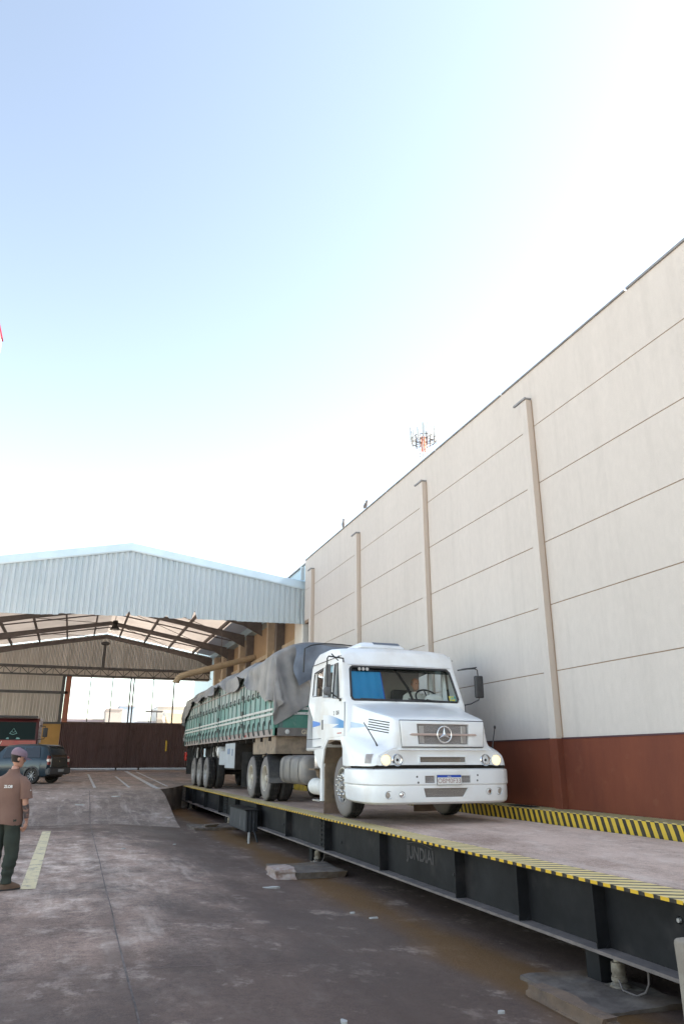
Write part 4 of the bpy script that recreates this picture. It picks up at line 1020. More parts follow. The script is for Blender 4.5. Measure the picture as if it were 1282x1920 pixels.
# ------------------------------------------------------------------ tractor truck
TX = 5.98
WZ = DECK + .555 + .008
def build_truck():
    t = thing('tractor_truck', 'white bonneted tractor truck with blue door flash standing on the scale', 'truck', (TX, 15, DECK))
    W = M['white']
    # --- cab shell with real openings
    prof = [(13.02, 1.66), (13.08, 2.80), (13.40, 3.56), (13.435, 3.72), (13.50, 3.83), (13.70, 3.925), (14.30, 3.985), (14.98, 3.98), (15.25, 3.90), (15.42, 3.68), (15.515, 2.9), (15.63, 1.96), (14.55, 1.96), (14.55, 1.66)]
    cab = MB(); cab.prism(prof, 'X', TX - 1.27, TX + 1.27)
    bmesh.ops.subdivide_edges(cab.bm, edges=[e for e in cab.bm.edges if abs(e.verts[0].co.x - e.verts[1].co.x) > 1], cuts=5)
    rim = [e for e in cab.bm.edges if len(e.link_faces) == 2 and any(len(f.verts) > 6 for f in e.link_faces) and abs(e.verts[0].co.x - e.verts[1].co.x) < .001]
    bmesh.ops.bevel(cab.bm, geom=rim, offset=.065, segments=4, affect='EDGES', profile=.5, clamp_overlap=True)
    def taper(v):
        dx = (v.x - TX); z = v.z
        f = 1 - .045 * sstep(2.7, 3.6, z) - .015 * sstep(3.6, 3.95, z)
        bow = .05 * (dx / 1.27) ** 2 if v.y < 13.75 else 0
        return Vector((TX + dx * f, v.y + bow, z + (-.035 * (dx / 1.2) ** 4 if z > 3.8 else 0)))
    for v in cab.bm.verts: v.co = taper(v.co)
    inner = MB(); ip = [(13.13, 2.10), (13.19, 2.80), (13.49, 3.54), (13.7, 3.76), (14.4, 3.88), (15.1, 3.82), (15.34, 3.5), (15.47, 2.9), (15.54, 2.04)]
    inner.prism(ip, 'X', TX - 1.15, TX + 1.15)
    ws = MB(); ws.loft([[(TX - 1.14, y, 2.85), (TX + 1.14, y, 2.85), (TX + 1.075, y, 3.52), (TX - 1.075, y, 3.52)] for y in (12.6, 13.75)])
    vert = [e for e in ws.bm.edges if abs(e.verts[0].co.y - e.verts[1].co.y) > .5]; bmesh.ops.bevel(ws.bm, geom=vert, offset=.05, segments=3, affect='EDGES', profile=.5)
    def wcut(poly):
        q = MB(); q.prism(poly, 'X', TX - 2, TX + 2); vv = [e for e in q.bm.edges if abs(e.verts[0].co.x - e.verts[1].co.x) > 1]
        bmesh.ops.bevel(q.bm, geom=vv, offset=.045, segments=3, affect='EDGES', profile=.5); return q
    side1 = [(13.93, 2.95), (14.50, 3.00), (14.50, 3.60), (13.93, 3.60)]
    side0 = [(13.55, 2.90), (13.87, 2.94), (13.87, 3.60), (13.68, 3.60)]
    side2 = [(14.58, 3.03), (15.22, 3.06), (15.20, 3.55), (14.58, 3.60)]
    arch = MB(); arch.prism([(13.14, 1.0), (13.15, 1.62), (13.22, 1.93), (13.38, 2.14), (14.10, 2.16), (14.36, 1.98), (14.50, 1.60), (14.56, 1.0)], 'X', TX - 2, TX + 2)
    cab.cut(inner, ws, wcut(side1), wcut(side0), wcut(side2), arch)
    cabo = cab.build('cab', W, t, smooth=32)
    # glass
    def surf_y(x, z): return 13.08 + (z - 2.80) / .76 * .32 + .05 * ((x - TX) / 1.27) ** 2
    g = MB(); g.grid(lambda u, v: (lambda z, x: (x, surf_y(x, z) + .035, z))(2.83 + .71 * v, TX + (-1 + 2 * u) * (1.15 - .065 * v)), 10, 2)
    wso = g.build('windscreen', M['glass'], t, smooth=80)
    # black rubber seal round the windscreen
    g = MB(); pts = []
    for (x, z) in [(-1.08, 2.86), (-.6, 2.86), (0, 2.86), (.6, 2.86), (1.08, 2.86), (1.125, 2.92), (1.068, 3.46), (1.02, 3.51), (.5, 3.51), (0, 3.51), (-.5, 3.51), (-1.02, 3.51), (-1.068, 3.46), (-1.125, 2.92)]:
        pts.append((TX + x, surf_y(TX + x, z) + .006, z))
    g.tube(pts, .024, 6, closed=True); g.build('windscreen_seal', M['blackpl'], wso)
    g = MB(); g.grid(lambda u, v: (lambda z, x: (x, surf_y(x, z) + .045, z))(3.42 + .10 * v, TX + (-1 + 2 * u) * 1.07), 8, 1); g.build('top_band', M['glass_dark'], wso)
    for i, x in enumerate((-.88, -.80, -.72)):
        q = MB(); q.lathe([(0, -.006), (.03, -.006), (.033, .004), (0, .004)], 'Y', (TX + x, surf_y(TX + x, 3.46) - .0, 3.465), 16); q.build('round_badge', M['alu'], wso)
    def pane(poly, m, name, x=1.205):
        for s in (-1, 1):
            q = MB(); q.face([(TX + s * (x - .03 * sstep(2.9, 3.6, z)), y, z) for (y, z) in poly]); q.build(name, m, t)
    ex = lambda poly, d: [(y + (d if y > sum(p[0] for p in poly) / len(poly) else -d), z + (d if z > 3.3 else -d)) for (y, z) in poly]
    pane(ex(side0, .03), M['glass'], 'quarter_window'); pane(ex(side2, .03), M['glass'], 'rear_side_window')
    q = MB(); q.face([(TX + 1.18, y, z) for (y, z) in ex(side1, .03)]); q.build('door_window', M['glass'], t)
    q = MB(); q.face([(TX - 1.19, y, z) for (y, z) in [(13.93, 3.46), (14.52, 3.47), (14.52, 3.62), (13.93, 3.62)]]); q.build('door_window', mat('sky_tint_pane', (.25, .42, .5), rough=.1), t)
    # window frames
    for poly in (side0, side1):
        for s in (-1, 1):
            q = MB(); q.tube([(TX + s * (1.262 - .052 * sstep(2.7, 3.6, z)), y, z) for (y, z) in poly], .014, 6, closed=True); q.build('window_frame', M['alu'] if poly is side1 else M['blackpl'], t)
    for s in (-1, 1):
        q = MB(); q.tube([(TX + s * (1.262 - .052 * sstep(2.7, 3.6, z)), y, z) for (y, z) in side2], .013, 6, closed=True); q.build('window_seal', M['blackpl'], t)
    # --- doors: thin skins a few mm proud, with handle, flash and writing on the visible side
    for s in (-1, 1):
        q = MB(); q.prism([(13.17, 2.21), (13.60, 2.20), (14.13, 2.19), (14.36, 2.03), (14.54, 2.0), (14.54, 2.92), (13.20, 2.83)], 'X', TX + s * 1.262, TX + s * 1.276, bev=.006)
        d = q.build('door', W, t)
        q = MB(); q.box(TX + s * 1.276 - .012, TX + s * 1.276 + .012, 14.41, 14.48, 2.36, 2.55, bev=.01); q.build('handle', M['greypl'], d)
        if s < 0:
            flash_mat, nt, n, b = node_mat('blue_flash')
            tc = n.new("ShaderNodeTexCoord"); sp = n.new("ShaderNodeSeparateXYZ"); lk(nt, tc.outputs['Object'], sp.inputs[0])
            mr = n.new("ShaderNodeMapRange"); mr.inputs[1].default_value = -.85; mr.inputs[2].default_value = -1.60; lk(nt, sp.outputs[1], mr.inputs[0])
            mx = n.new("ShaderNodeMix"); mx.data_type = 'RGBA'; mx.inputs['A'].default_value = (.72, .74, .78, 1); mx.inputs['B'].default_value = (.006, .22, .54, 1)
            lk(nt, mr.outputs[0], mx.inputs['Factor']); lk(nt, mx.outputs['Result'], b.inputs['Base Color']); b.inputs['Roughness'].default_value = .35
            X = TX - 1.2775
            k = MB()
            k.face([(X, 14.40, 2.64), (X, 13.96, 2.615), (X, 13.57, 2.55), (X, 13.18, 2.475), (X, 13.18, 2.35), (X, 13.50, 2.362), (X, 13.45, 2.43), (X, 14.40, 2.475)])
            k.face([(X, 13.45, 2.43), (X, 13.50, 2.362), (X, 13.85, 2.378)])
            k.build('blue_flash', flash_mat, d)
            k = text_mb('2', .105, frame_mtx((X, 13.74, 2.64), (0, -1, 0), (0, 0, 1)), .001, True); k.build('lettering', M['seam'], d); k = text_mb('1261', .105, frame_mtx((X, 13.53, 2.64), (0, -1, 0), (0, 0, 1)), .001, True); k.build('lettering', M['seam'], d)
            k = MB(); k.box(X, X + .001, 13.30, 13.55, 2.258, 2.276); k.build('red_badge', M['strip_red'], d)
            bl = mat('blue_flash_tail', (.02, .18, .62), (.05, .24, .66), scale=2, rough=.35)
            k = MB(); Xr = TX - 1.2735; k.face([(Xr, 15.12, 2.565), (Xr, 14.62, 2.505), (Xr, 14.62, 2.455), (Xr, 15.11, 2.43)]); k.build('blue_flash', bl, cabo)
    for s in (-1, 1):    # panel lines
        k = MB(); k.box(TX + s * 1.266 - .004, TX + s * 1.266 + .004, 13.150, 13.164, 2.18, 2.82); k.box(TX + s * 1.268 - .004, TX + s * 1.268 + .004, 14.56, 15.6, 2.19, 2.20); k.box(TX + s * 1.216 - .006, TX + s * 1.216 + .01, 13.50, 15.38, 3.715, 3.725); k.build('panel_line', M['seam'], cabo)
    # visor lip over the windscreen
    k = MB(); k.loft([[(TX + x * (1.10 if i else 1.12), yy + .05 * x * x, zz) for x in (-1, -.6, -.2, .2, .6, 1)] for i, (yy, zz) in enumerate(((13.375, 3.545), (13.345, 3.55), (13.36, 3.565)))], caps=False, closed=False); k.build('visor_lip', W, t)
    # --- bonnet with front wings
    st = [
        (11.705, [(0, 2.40), (.5, 2.40), (.80, 2.38), (.84, 2.0), (.98, 1.95), (1.17, 1.86), (1.20, 1.71)]),
        (11.72, [(0, 2.45), (.52, 2.45), (.84, 2.43), (.88, 2.0), (1.02, 1.945), (1.20, 1.87), (1.235, 1.695)]),
        (11.80, [(0, 2.495), (.55, 2.49), (.875, 2.47), (.92, 2.02), (1.06, 1.97), (1.26, 1.90), (1.285, 1.69)]),
        (12.00, [(0, 2.55), (.57, 2.545), (.91, 2.52), (.96, 2.07), (1.09, 2.035), (1.285, 1.945), (1.305, 1.69)]),
        (12.40, [(0, 2.64), (.6, 2.635), (.98, 2.60), (1.03, 2.15), (1.14, 2.115), (1.30, 2.02), (1.31, 1.69)]),
        (12.85, [(0, 2.745), (.64, 2.74), (1.06, 2.70), (1.105, 2.24), (1.19, 2.195), (1.305, 2.12), (1.312, 1.69)]),
        (13.05, [(0, 2.81), (.66, 2.805), (1.12, 2.765), (1.17, 2.31), (1.23, 2.25), (1.295, 2.17), (1.302, 1.69)]),
        (13.135, [(0, 2.835), (.7, 2.83), (1.17, 2.80), (1.205, 2.35), (1.245, 2.28), (1.29, 2.20), (1.295, 1.69)])]
    rings = []
    for (y, h) in st:
        L = [(TX - x, y + .07 * (x / 1.3) ** 2, z) for (x, z) in h[::-1]]; Rr = [(TX + x, y + .07 * (x / 1.3) ** 2, z) for (x, z) in h[1:]]
        rings.append(L + Rr)
    hood = MB(); hood.loft(rings, caps=False, closed=False)
    f0 = rings[0]; n = len(f0)
    hood.bm.verts.ensure_lookup_table(); fv = [hood.bm.verts[i] for i in range(n)]
    # front face as strips between mirrored verts
    for i in range(n // 2):
        a, b_, c, d = fv[i], fv[i + 1], fv[n - 2 - i], fv[n - 1 - i]
        try: hood.bm.faces.new((a, b_, c, d) if b_ is not c else (a, b_, d))
        except ValueError: pass
    cl = hood.bm.edges.layers.float.new('crease_edge')
    for e in hood.bm.edges:
        ya, yb = e.verts[0].co.y, e.verts[1].co.y
        xs_ = sorted([abs(e.verts[0].co.x - TX), abs(e.verts[1].co.x - TX)])
        za, zb = e.verts[0].co.z, e.verts[1].co.z
        if abs(ya - yb) > .05 and min(xs_) > .7 and min(xs_) < 1.2 and za > 2.3 and zb > 2.3: e[cl] = .55
        if za < 1.72 and zb < 1.72: e[cl] = 1
        if abs(ya - yb) < .03 and max(ya, yb) < 11.78: e[cl] = max(e[cl], .25)
    hood.subsurf(3)
    hb = hood.bvh()
    archh = MB(); archh.prism([(14.6, .9), (14.6, 1.9), (13.22, 1.93), (13.15, 1.62), (13.10, .9)], 'X', TX - 2, TX + 2)
    bmesh.ops.solidify(hood.bm, geom=hood.bm.faces[:], thickness=.012)
    hood.cut(archh)
    ho = hood.build('bonnet', W, t, smooth=38)
    def hit_side(y, z, s=-1):
        h = hb.ray_cast(Vector((TX + s * 3, y, z)), Vector((-s, 0, 0)))[0]; return h.x if h else TX + s * .9
    def hit_front(x, z):
        h = hb.ray_cast(Vector((x, 10, z)), Vector((0, 1, 0)))[0]; return h.y if h else 11.7
    for s in (-1, 1):
        for i in range(5):
            z0 = 2.395 - i * .042; k = MB()
            for j in range(8):
                ya, yb = 11.90 + .66 * j / 8, 11.90 + .66 * (j + 1) / 8; za, zb = z0 + .085 * j / 8, z0 + .085 * (j + 1) / 8
                xa, xb = hit_side(ya, za, s) + s * .006, hit_side(yb, zb, s) + s * .006
                k.face([(xa, ya, za - .008), (xb, yb, zb - .008), (xb, yb, zb + .008), (xa, ya, za + .008)])
            k.build('vent_slot', M['dark'], ho)
    # pale tail of the flash, fender badge
    k = MB(); pts = [(13.12, 2.46), (12.79, 2.41), (12.54, 2.36), (12.8, 2.35), (13.12, 2.352)]
    k.face([(hit_side(y, z) - .004, y, z) for (y, z) in pts]); k.build('blue_flash', mat('pale_flash_tail', (.42, .54, .68), (.6, .66, .74), scale=2, rough=.35), ho)
    # --- grille set into the bonnet front
    fy = hit_front(TX, 2.2)
    outer = [(TX - .80, 2.425), (TX + .80, 2.425), (TX + .765, 2.0), (TX - .765, 2.0)]
    k = MB(); k.prism(outer, 'Y', fy - .06, fy + .06, bev=.022)
    cutm = MB(); cutm.prism([(TX - .50, 2.375), (TX + .50, 2.375), (TX + .475, 2.04), (TX - .475, 2.04)], 'Y', fy - .2, fy - .006)
    k.cut(cutm); gs = k.build('grille_surround', W, t, smooth=35)
    # thin shadow gap round the surround
    k = MB(); k.tube([(TX - .808, fy - .03, 2.432), (TX + .808, fy - .03, 2.432), (TX + .772, fy - .03, 1.993), (TX - .772, fy - .03, 1.993)], .007, 5, closed=True); k.build('gap_line', M['seam'], gs)
    k = MB(); k.prism([(TX - .498, 2.37), (TX + .498, 2.37), (TX + .475, 2.045), (TX - .475, 2.045)], 'Y', fy - .018, fy - .004); k.build('grille_mesh', M['mesh_grey'], gs)
    for s in (-1, 1):
        k = MB(); k.box(TX + s * .40 - .045, TX + s * .40 + .045, fy - .034, fy - .018, 2.06, 2.34, bev=.004, segs=1); k.build('grille_post', M['alu'], gs)
    k = MB(); k.prism([(TX - .64, 2.196), (TX - .60, 2.218), (TX + .60, 2.218), (TX + .64, 2.196), (TX + .60, 2.182), (TX - .60, 2.182)], 'Y', fy - .087, fy - .055, bev=.005); k.build('grille_bar', mat('rosy_chrome_bar', (.62, .50, .46), rough=.28, metal=.6), gs)
    k = MB(); k.tube([(TX + .132 * math.cos(a), fy - .10, 2.2 + .132 * math.sin(a)) for a in [2 * math.pi * i / 36 for i in range(36)]], .0145, 8, closed=True)
    for a in (90, 210, 330):
        d = Vector((math.cos(R(a)), 0, math.sin(R(a)))); p = Vector((-d.z, 0, d.x)); c0 = Vector((TX, fy - .10, 2.2)); tip = c0 + d * .128
        f_ = c0 + Vector((0, -.022, 0)); bk = c0 + Vector((0, .012, 0))
        l = c0 + p * .024 + d * .014; r_ = c0 - p * .024 + d * .014
        for tri in ((f_, l, tip), (f_, tip, r_), (bk, tip, l), (bk, r_, tip)): k.face(tri)
    k.build('star_emblem', mat('emblem_chrome', (.80, .79, .78), rough=.22, metal=.7), gs, smooth=50)
    # ledge below the grille, lower slot
    k = MB(); k.prism([(fy - .055, 1.945), (fy - .05, 1.962), (fy + .05, 1.975), (fy + .05, 1.93)], 'X', TX - .83, TX + .83, bev=.006); k.build('grille_ledge', W, ho)
    fy2 = hit_front(TX, 1.8)
    k = MB(); k.prism([(TX - .465, 1.855), (TX + .465, 1.855), (TX + .445, 1.735), (TX - .445, 1.735)], 'Y', fy2 - .04, fy2 + .03, bev=.008)
    c2 = MB(); c2.prism([(TX - .43, 1.838), (TX + .43, 1.838), (TX + .43, 1.752), (TX - .43, 1.752)], 'Y', fy2 - .2, fy2 - .006); k.cut(c2); sl = k.build('lower_grille_frame', W, t)
    k = MB(); k.box(TX - .428, TX + .428, fy2 - .018, fy2 - .005, 1.754, 1.836); k.build('grille_mesh', M['mesh_brown'], sl)
    for i in range(3):
        k = MB(); k.box(TX - .428, TX + .33, fy2 - .026, fy2 - .018, 1.767 + i * .024, 1.776 + i * .024); k.build('slat', M['dustbrown'], sl)
    # --- headlamps
    for (dx, lit) in ((-1.045, True), (-.835, False), (.835, False), (1.045, True)):
        x = TX + dx; y = hit_front(x, 1.79) - .012; s = math.copysign(1, dx)
        k = MB(); k.lathe([(.098, .03), (.100, -.006), (.090, -.016), (.082, -.006), (.080, .01)], 'Y', (x, y, 1.79), 28); hl = k.build('headlamp', M['white_plain'] if lit else M['chrome'], t, smooth=35)
        k = MB(); k.lathe([(.081, -.002), (.06, -.006), (.03, -.009), (0, -.010)] if lit else [(.081, -.004), (.06, .0), (.03, .004), (0, .005)], 'Y', (x, y, 1.79), 28); k.build('reflector', M['lamp_on'] if lit else M['chrome'], hl, smooth=60)
        k = MB(); k.lathe([(.082, -.008), (.06, -.02), (.03, -.026), (0, -.028)], 'Y', (x, y, 1.79), 28); k.build('lens', M['lens'], hl, smooth=60)
        if not lit: k = MB(); k.sphere((x, y + .004, 1.79), .024); k.build('bulb', M['blackpl'], hl, smooth=60)
    for s in (-1, 1):
        k = MB()
        def cf(u, v): 
            y = 11.86 + u * .20; z = 1.735 + v * .15
            return (hit_side(y, z, s) + s * .008, y, z)
        k.grid(cf, 6, 4); bmesh.ops.solidify(k.bm, geom=k.bm.faces[:], thickness=.012); k.build('turn_lamp', mat('clear_turn_lens', (.62, .58, .56), (.50, .42, .40), scale=30, rough=.15, stretch=(1, 8, 1)), t)
    # fender markers
    for s, dx, y0 in ((-1, -1.08, 12.02), (1, 1.12, 11.98)):
        x = TX + dx; zb = hb.ray_cast(Vector((x, y0, 4)), Vector((0, 0, -1)))[0]
        zb = zb.z if zb else 2.0
        k = MB(); tip = (x - .24, y0 + .02, zb + .38) if s < 0 else (x + .09, y0 + .02, zb + .36)
        k.tube([(x, y0, zb - .02), (x + (tip[0] - x) * .12, y0, zb + .045), tip], [.018, .011, .008], 6)
        if s > 0: k.sphere(tip, .028, (.8, .8, 1.2), 10, 8)
        k.build('fender_marker', M['blackpl'], t)
    # --- bumper
    path = [(1.345, 12.95), (1.36, 12.6), (1.36, 12.2), (1.345, 11.98), (1.275, 11.81), (1.13, 11.71), (.9, 11.665), (.5, 11.63), (0, 11.62)]
    full = [(TX - x, y) for x, y in path] + [(TX + x, y) for x, y in path[-2::-1]]
    prof_b = [(.045, 1.65), (.0, 1.635), (-.006, 1.595), (-.006, 1.41), (.014, 1.385), (.010, 1.35), (.014, 1.19), (.03, 1.13), (.085, 1.095), (.16, 1.095), (.16, 1.65)]
    rings = []
    for i, (x, y) in enumerate(full):
        a = Vector(full[max(0, i - 1)]); b_ = Vector(full[min(len(full) - 1, i + 1)]); d = (b_ - a).normalized(); inn = Vector((-d.y, d.x))
        lift = .10 * sstep(12.5, 13.2, y) if y > 12.5 else 0
        rings.append([(x + inn.x * o, y + inn.y * o, max(z, z + lift * (1.64 - z) / .5 * .25)) for (o, z) in prof_b])
    k = MB(); k.loft(rings)
    bmesh.ops.bevel(k.bm, geom=[e for e in k.bm.edges if len(e.link_faces) == 2 and e.calc_face_angle(0) > .5 and abs(e.verts[0].co.z - e.verts[1].co.z) < .02], offset=.010, segments=2, affect='EDGES', profile=.5)
    yb = 11.62
    cl_ = MB(); cl_.prism([(TX - .42, 1.345), (TX + .41, 1.345), (TX + .31, 1.205), (TX - .385, 1.205)], 'Y', yb - .3, yb + .075)
    c3 = MB(); c3.box(TX - .40, TX - .215, yb - .3, yb + .07, 1.425, 1.54); c4 = MB(); c4.box(TX + .28, TX + .455, yb - .3, yb + .07, 1.425, 1.54)
    k.cut(cl_, c3, c4); bvb = k.bvh(); bo = k.build('bumper', W, t, smooth=34)
    k = MB(); k.box(TX - .43, TX + .43, yb + .045, yb + .055, 1.20, 1.35); k.build('bumper_mesh', M['mesh_brown'], bo)
    k = MB(); k.box(TX - .41, TX - .2, yb + .03, yb + .04, 1.42, 1.545); k.build('bumper_mesh', M['mesh_grey'], bo)
    k = MB(); k.box(TX + .27, TX + .465, yb + .03, yb + .04, 1.42, 1.545); k.build('bumper_mesh', M['mesh_grey'], bo)
    bb = lambda x: 11.62 + (.012 if abs(x) < .5 else .012 + .035 * (abs(x) - .5) / .4 + (.05 * (abs(x) - .9) / .22 if abs(x) > .9 else 0))
    for (dx, z, r_, m) in ((-1.02, 1.245, .062, 'alu'), (-.80, 1.25, .050, 'chrome'), (.82, 1.28, .056, 'chrome'), (1.03, 1.285, .062, 'alu')):
        k = MB(); hh = bvb.ray_cast(Vector((TX + dx, 10, z)), Vector((0, 1, 0)))[0]; y = hh.y + .002; k.lathe([(r_ * .82, -.004), (r_, -.012), (r_ * 1.05, .02)], 'Y', (TX + dx, y, z), 24); fo = k.build('fog_lamp', M['alu'], bo, smooth=40)
        k = MB(); k.lathe([(0, -.008), (r_ * .5, -.004), (r_ * .84, .002)], 'Y', (TX + dx, y, z), 24); k.build('lens', mat('amber_dusty_lens', (.30, .24, .19), (.42, .38, .34), scale=30, rough=.2) if m == 'alu' else M['chrome'], fo, smooth=60)
    for (dx, z) in ((-.54, 1.525), (-.52, 1.435), (.595, 1.545), (.585, 1.46)):
        k = MB(); k.lathe([(0, -.012), (.014, -.012), (.02, -.004), (.02, .02)], 'Y', (TX + dx, bb(dx), z), 14); k.build('bolt', M['greypl'], bo)
    # scar and crack on the bumper side
    X = TX - 1.338
    k = MB(); k.face([(X, 12.62, 1.60), (X, 12.56, 1.52), (X, 12.60, 1.47), (X, 12.68, 1.53)]); k.build('paint_scar', mat('rust_scar', (.36, .17, .08), (.6, .5, .42), scale=25, rough=.8), bo)
    k = MB(); k.face([(X, 12.60, 1.56), (X, 12.575, 1.49), (X, 12.59, 1.49)]); k.box(X, X + .002, 12.565, 12.575, 1.22, 1.40); k.box(X, X + .002, 12.51, 12.63, 1.37, 1.378); k.build('crack', M['dark'], bo)
    # number plate
    py = yb - .022
    k = MB(); k.box(TX - .19, TX + .265, py, py + .018, 1.395, 1.553, bev=.005, segs=2); pl = k.build('number_plate', M['greypl'], t)
    k = MB(); k.box(TX - .183, TX + .258, py - .002, py + .003, 1.402, 1.547); k.build('plate_face', M['plate_white'], pl)
    k = MB(); k.box(TX - .183, TX + .258, py - .0035, py, 1.513, 1.547); k.build('plate_band', M['plate_blue'], pl)
    k = text_mb('OBM0F33', .105, frame_mtx((TX + .0375, py - .0025, 1.456), (1, 0, 0), (0, 0, 1)), .0012); k.build('plate_text', mat('plate_ink', (.34, .20, .19), rough=.6), pl)
    k = text_mb('BRASIL', .024, frame_mtx((TX + .0375, py - .004, 1.53), (1, 0, 0), (0, 0, 1)), .0012); k.build('plate_text', M['plate_white'], pl)
    # dark gap above the bumper
    k = MB(); k.box(TX - 1.24, TX + 1.24, 11.82, 12.9, 1.60, 1.70); k.build('inner_panel', M['chassis'], t)
    # --- wipers, dash, interior
    for (x0, x1, zz) in ((-.95, -.15, 2.885), (.02, .78, 2.90)):
        k = MB(); a = (TX + x0, surf_y(TX + x0, 2.9) - .01, zz); b_ = (TX + x1, surf_y(TX + x1, 2.875) - .012, 2.872)
        k.tube([a, b_], .011, 5); k.tube([b_, (TX + x1 - .1, surf_y(TX, 2.84) - .03, 2.845), ((a[0] + b_[0]) / 2, a[1] - .014, zz - .0)], .009, 5); k.build('wiper', M['blackpl'], t)
    k = MB(); k.prism([(13.17, 2.84), (13.62, 2.92), (13.72, 2.80), (13.72, 2.3), (13.17, 2.3)], 'X', TX - 1.14, TX + 1.14); k.build('dashboard', M['cabin'], t)
    k = MB(); k.box(TX - 1.13, TX + 1.13, 14.95, 14.99, 2.1, 3.72); k.build('cabin_wall', M['cabin'], t)
    for dx in (-.62, .60):
        k = MB(); k.box(TX + dx - .25, TX + dx + .25, 14.15, 14.7, 2.3, 2.55, bev=.05); k.box(TX + dx - .24, TX + dx + .24, 14.66, 14.82, 2.5, 3.22, bev=.06); k.build('seat', M['seat'], t, smooth=40)
    k = MB(); k.grid(lambda u, v: (TX - 1.10 + .66 * u, surf_y(TX - 1.0 + .66 * u, 2.87 + .55 * v) + .075 + .004 * math.sin(u * 22), 2.87 + .57 * v), 30, 2); k.build('sky_reflection_panel', M['reflection_blue'], t)  # sky reflection on the windscreen painted as a blue panel behind the glass
    k = MB(); k.tube([(TX - .435, surf_y(TX - .43, 2.87) + .07, 2.87), (TX - .435, surf_y(TX - .43, 3.44) + .07, 3.44)], .010, 6); k.build('reflection_panel_edge', M['plate_blue'], t)  # blue strip ending the painted reflection panel
    k = MB(); c = Vector((TX + .68, 13.62, 2.955)); ax = Vector((0, -.75, .66)); u = Vector((1, 0, 0)); v = ax.cross(u).normalized()
    k.tube([c + (u * math.cos(a) + v * math.sin(a)) * .25 for a in [2 * math.pi * i / 32 for i in range(32)]], .018, 8, closed=True)
    for a in (0, 120, 240): k.tube([c, c + (u * math.cos(R(a + 90)) + v * math.sin(R(a + 90))) * .25], .014, 6)
    k.tube([c, c - ax.normalized() * .35], .03, 8); k.build('steering_wheel', M['blackpl'], t, smooth=50)
    k = MB(); k.tube([(TX + .36, 14.6, 3.68), (TX + .46, 14.1, 3.2), (TX + .52, 13.95, 2.9)], .028, 6); k.build('seat_belt', M['blackpl'], t)
    k = MB(); k.box(TX + .02, TX + .22, 14.90, 14.93, 3.30, 3.345); k.build('sticker', M['plate_white'], t)
    k = MB(); k.loft([[(TX + .72 + .18 * math.cos(a) * r_, 13.42 + .1 * math.sin(a) * r_, z) for a in [2 * math.pi * i / 12 for i in range(12)]] for r_, z in ((1.1, 2.88), (1.15, 2.95), (.8, 3.01), (.3, 3.03))]); k.build('white_cloth', M['wshirt'], t, smooth=60)
    k = MB()
    for i, z in enumerate((2.875, 2.935)):
        x = TX + 1.0; k.face([(x - .06, surf_y(x, z) + .028, z), (x + .09, surf_y(x, z) + .028, z), (x + .085, surf_y(x, z + .05) + .028, z + .05), (x - .06, surf_y(x, z + .05) + .028, z + .05)])
    k.build('sticker', mat('yellow_green_sticker', (.55, .46, .06), (.05, .30, .30), scale=14, rough=.5, lo=.45, hi=.55), t)
    # --- roof air conditioner
    k = MB(); rg = []
    for (z, a, y0, y1) in ((3.95, .55, 13.92, 14.95), (3.985, .55, 13.90, 14.97), (4.05, .49, 13.98, 14.9), (4.10, .39, 14.08, 14.8), (4.115, .30, 14.2, 14.7)):
        rg.append([(TX - .16 + sx * a, (y0 + y1) / 2 + sy * (y1 - y0) / 2, z) for (sx, sy) in ((-1, -.75), (-.85, -1), (.85, -1), (1, -.75), (1, .75), (.85, 1), (-.85, 1), (-1, .75))])
    k.loft(rg); ac = k.build('roof_air_conditioner', W, t, smooth=30)
    k = MB(); k.prism([(13.975, 4.055), (14.075, 4.106), (14.085, 4.098), (13.985, 4.047)], 'X', TX - .33, TX + .25); k.build('grille', mat('blue_grey_slot', (.07, .10, .15), rough=.4), ac)
    k = MB(); k.box(TX - .69, TX + .37, 13.9, 14.95, 3.925, 3.951); k.build('base_gasket', M['seam'], ac)
    # arched cable behind the roof
    k = MB(); k.tube([(5.98, 15.35, 3.9), (5.93, 15.5, 4.12), (5.85, 15.5, 4.21), (5.7, 15.5, 4.235), (5.49, 15.5, 4.25), (5.25, 15.5, 4.255), (5.08, 15.5, 4.25), (4.9, 15.5, 4.225), (4.77, 15.5, 4.2), (4.62, 15.5, 4.12), (4.6, 15.5, 3.6)], .015, 6); k.build('air_hose', M['cable'], t)
    # --- mirrors
    def mir(s):
        y = 13.12
        Xs = TX + s * 1.24
        if s > 0:
            k = MB(); k.tube([(Xs - .05, y + .14, 3.50), (Xs + .10, y, 3.52), (Xs + .26, y - .02, 3.53), (Xs + .31, y - .02, 3.50), (Xs + .32, y - .02, 3.38)], .014, 6)
            k.tube([(Xs + .02, y + .1, 3.52), (Xs + .27, y - .02, 3.55), (Xs + .30, y - .02, 3.555)], .012, 5)
            k.tube([(Xs + .32, y - .02, 3.0), (Xs + .31, y - .02, 2.92), (Xs + .15, y + .02, 2.84), (Xs - .04, y + .12, 2.80)], .012, 6); a = k.build('mirror_arm', M['blackpl'], t)
            k = MB(); k.box(Xs + .235, Xs + .42, y - .06, y + .02, 2.955, 3.39, bev=.03, segs=3); h = k.build('mirror', M['blackpl'], t, smooth=40)
            k = MB(); k.box(Xs + .25, Xs + .405, y + .021, y + .025, 2.98, 3.365); k.build('mirror_glass', M['chrome'], h)
        else:
            k = MB(); k.tube([(Xs + .06, y + .34, 3.60), (Xs - .03, y + .1, 3.63), (Xs - .36, y, 3.645), (Xs - .385, y, 3.60), (Xs - .39, y, 3.1), (Xs - .38, y, 3.02)], .015, 6)
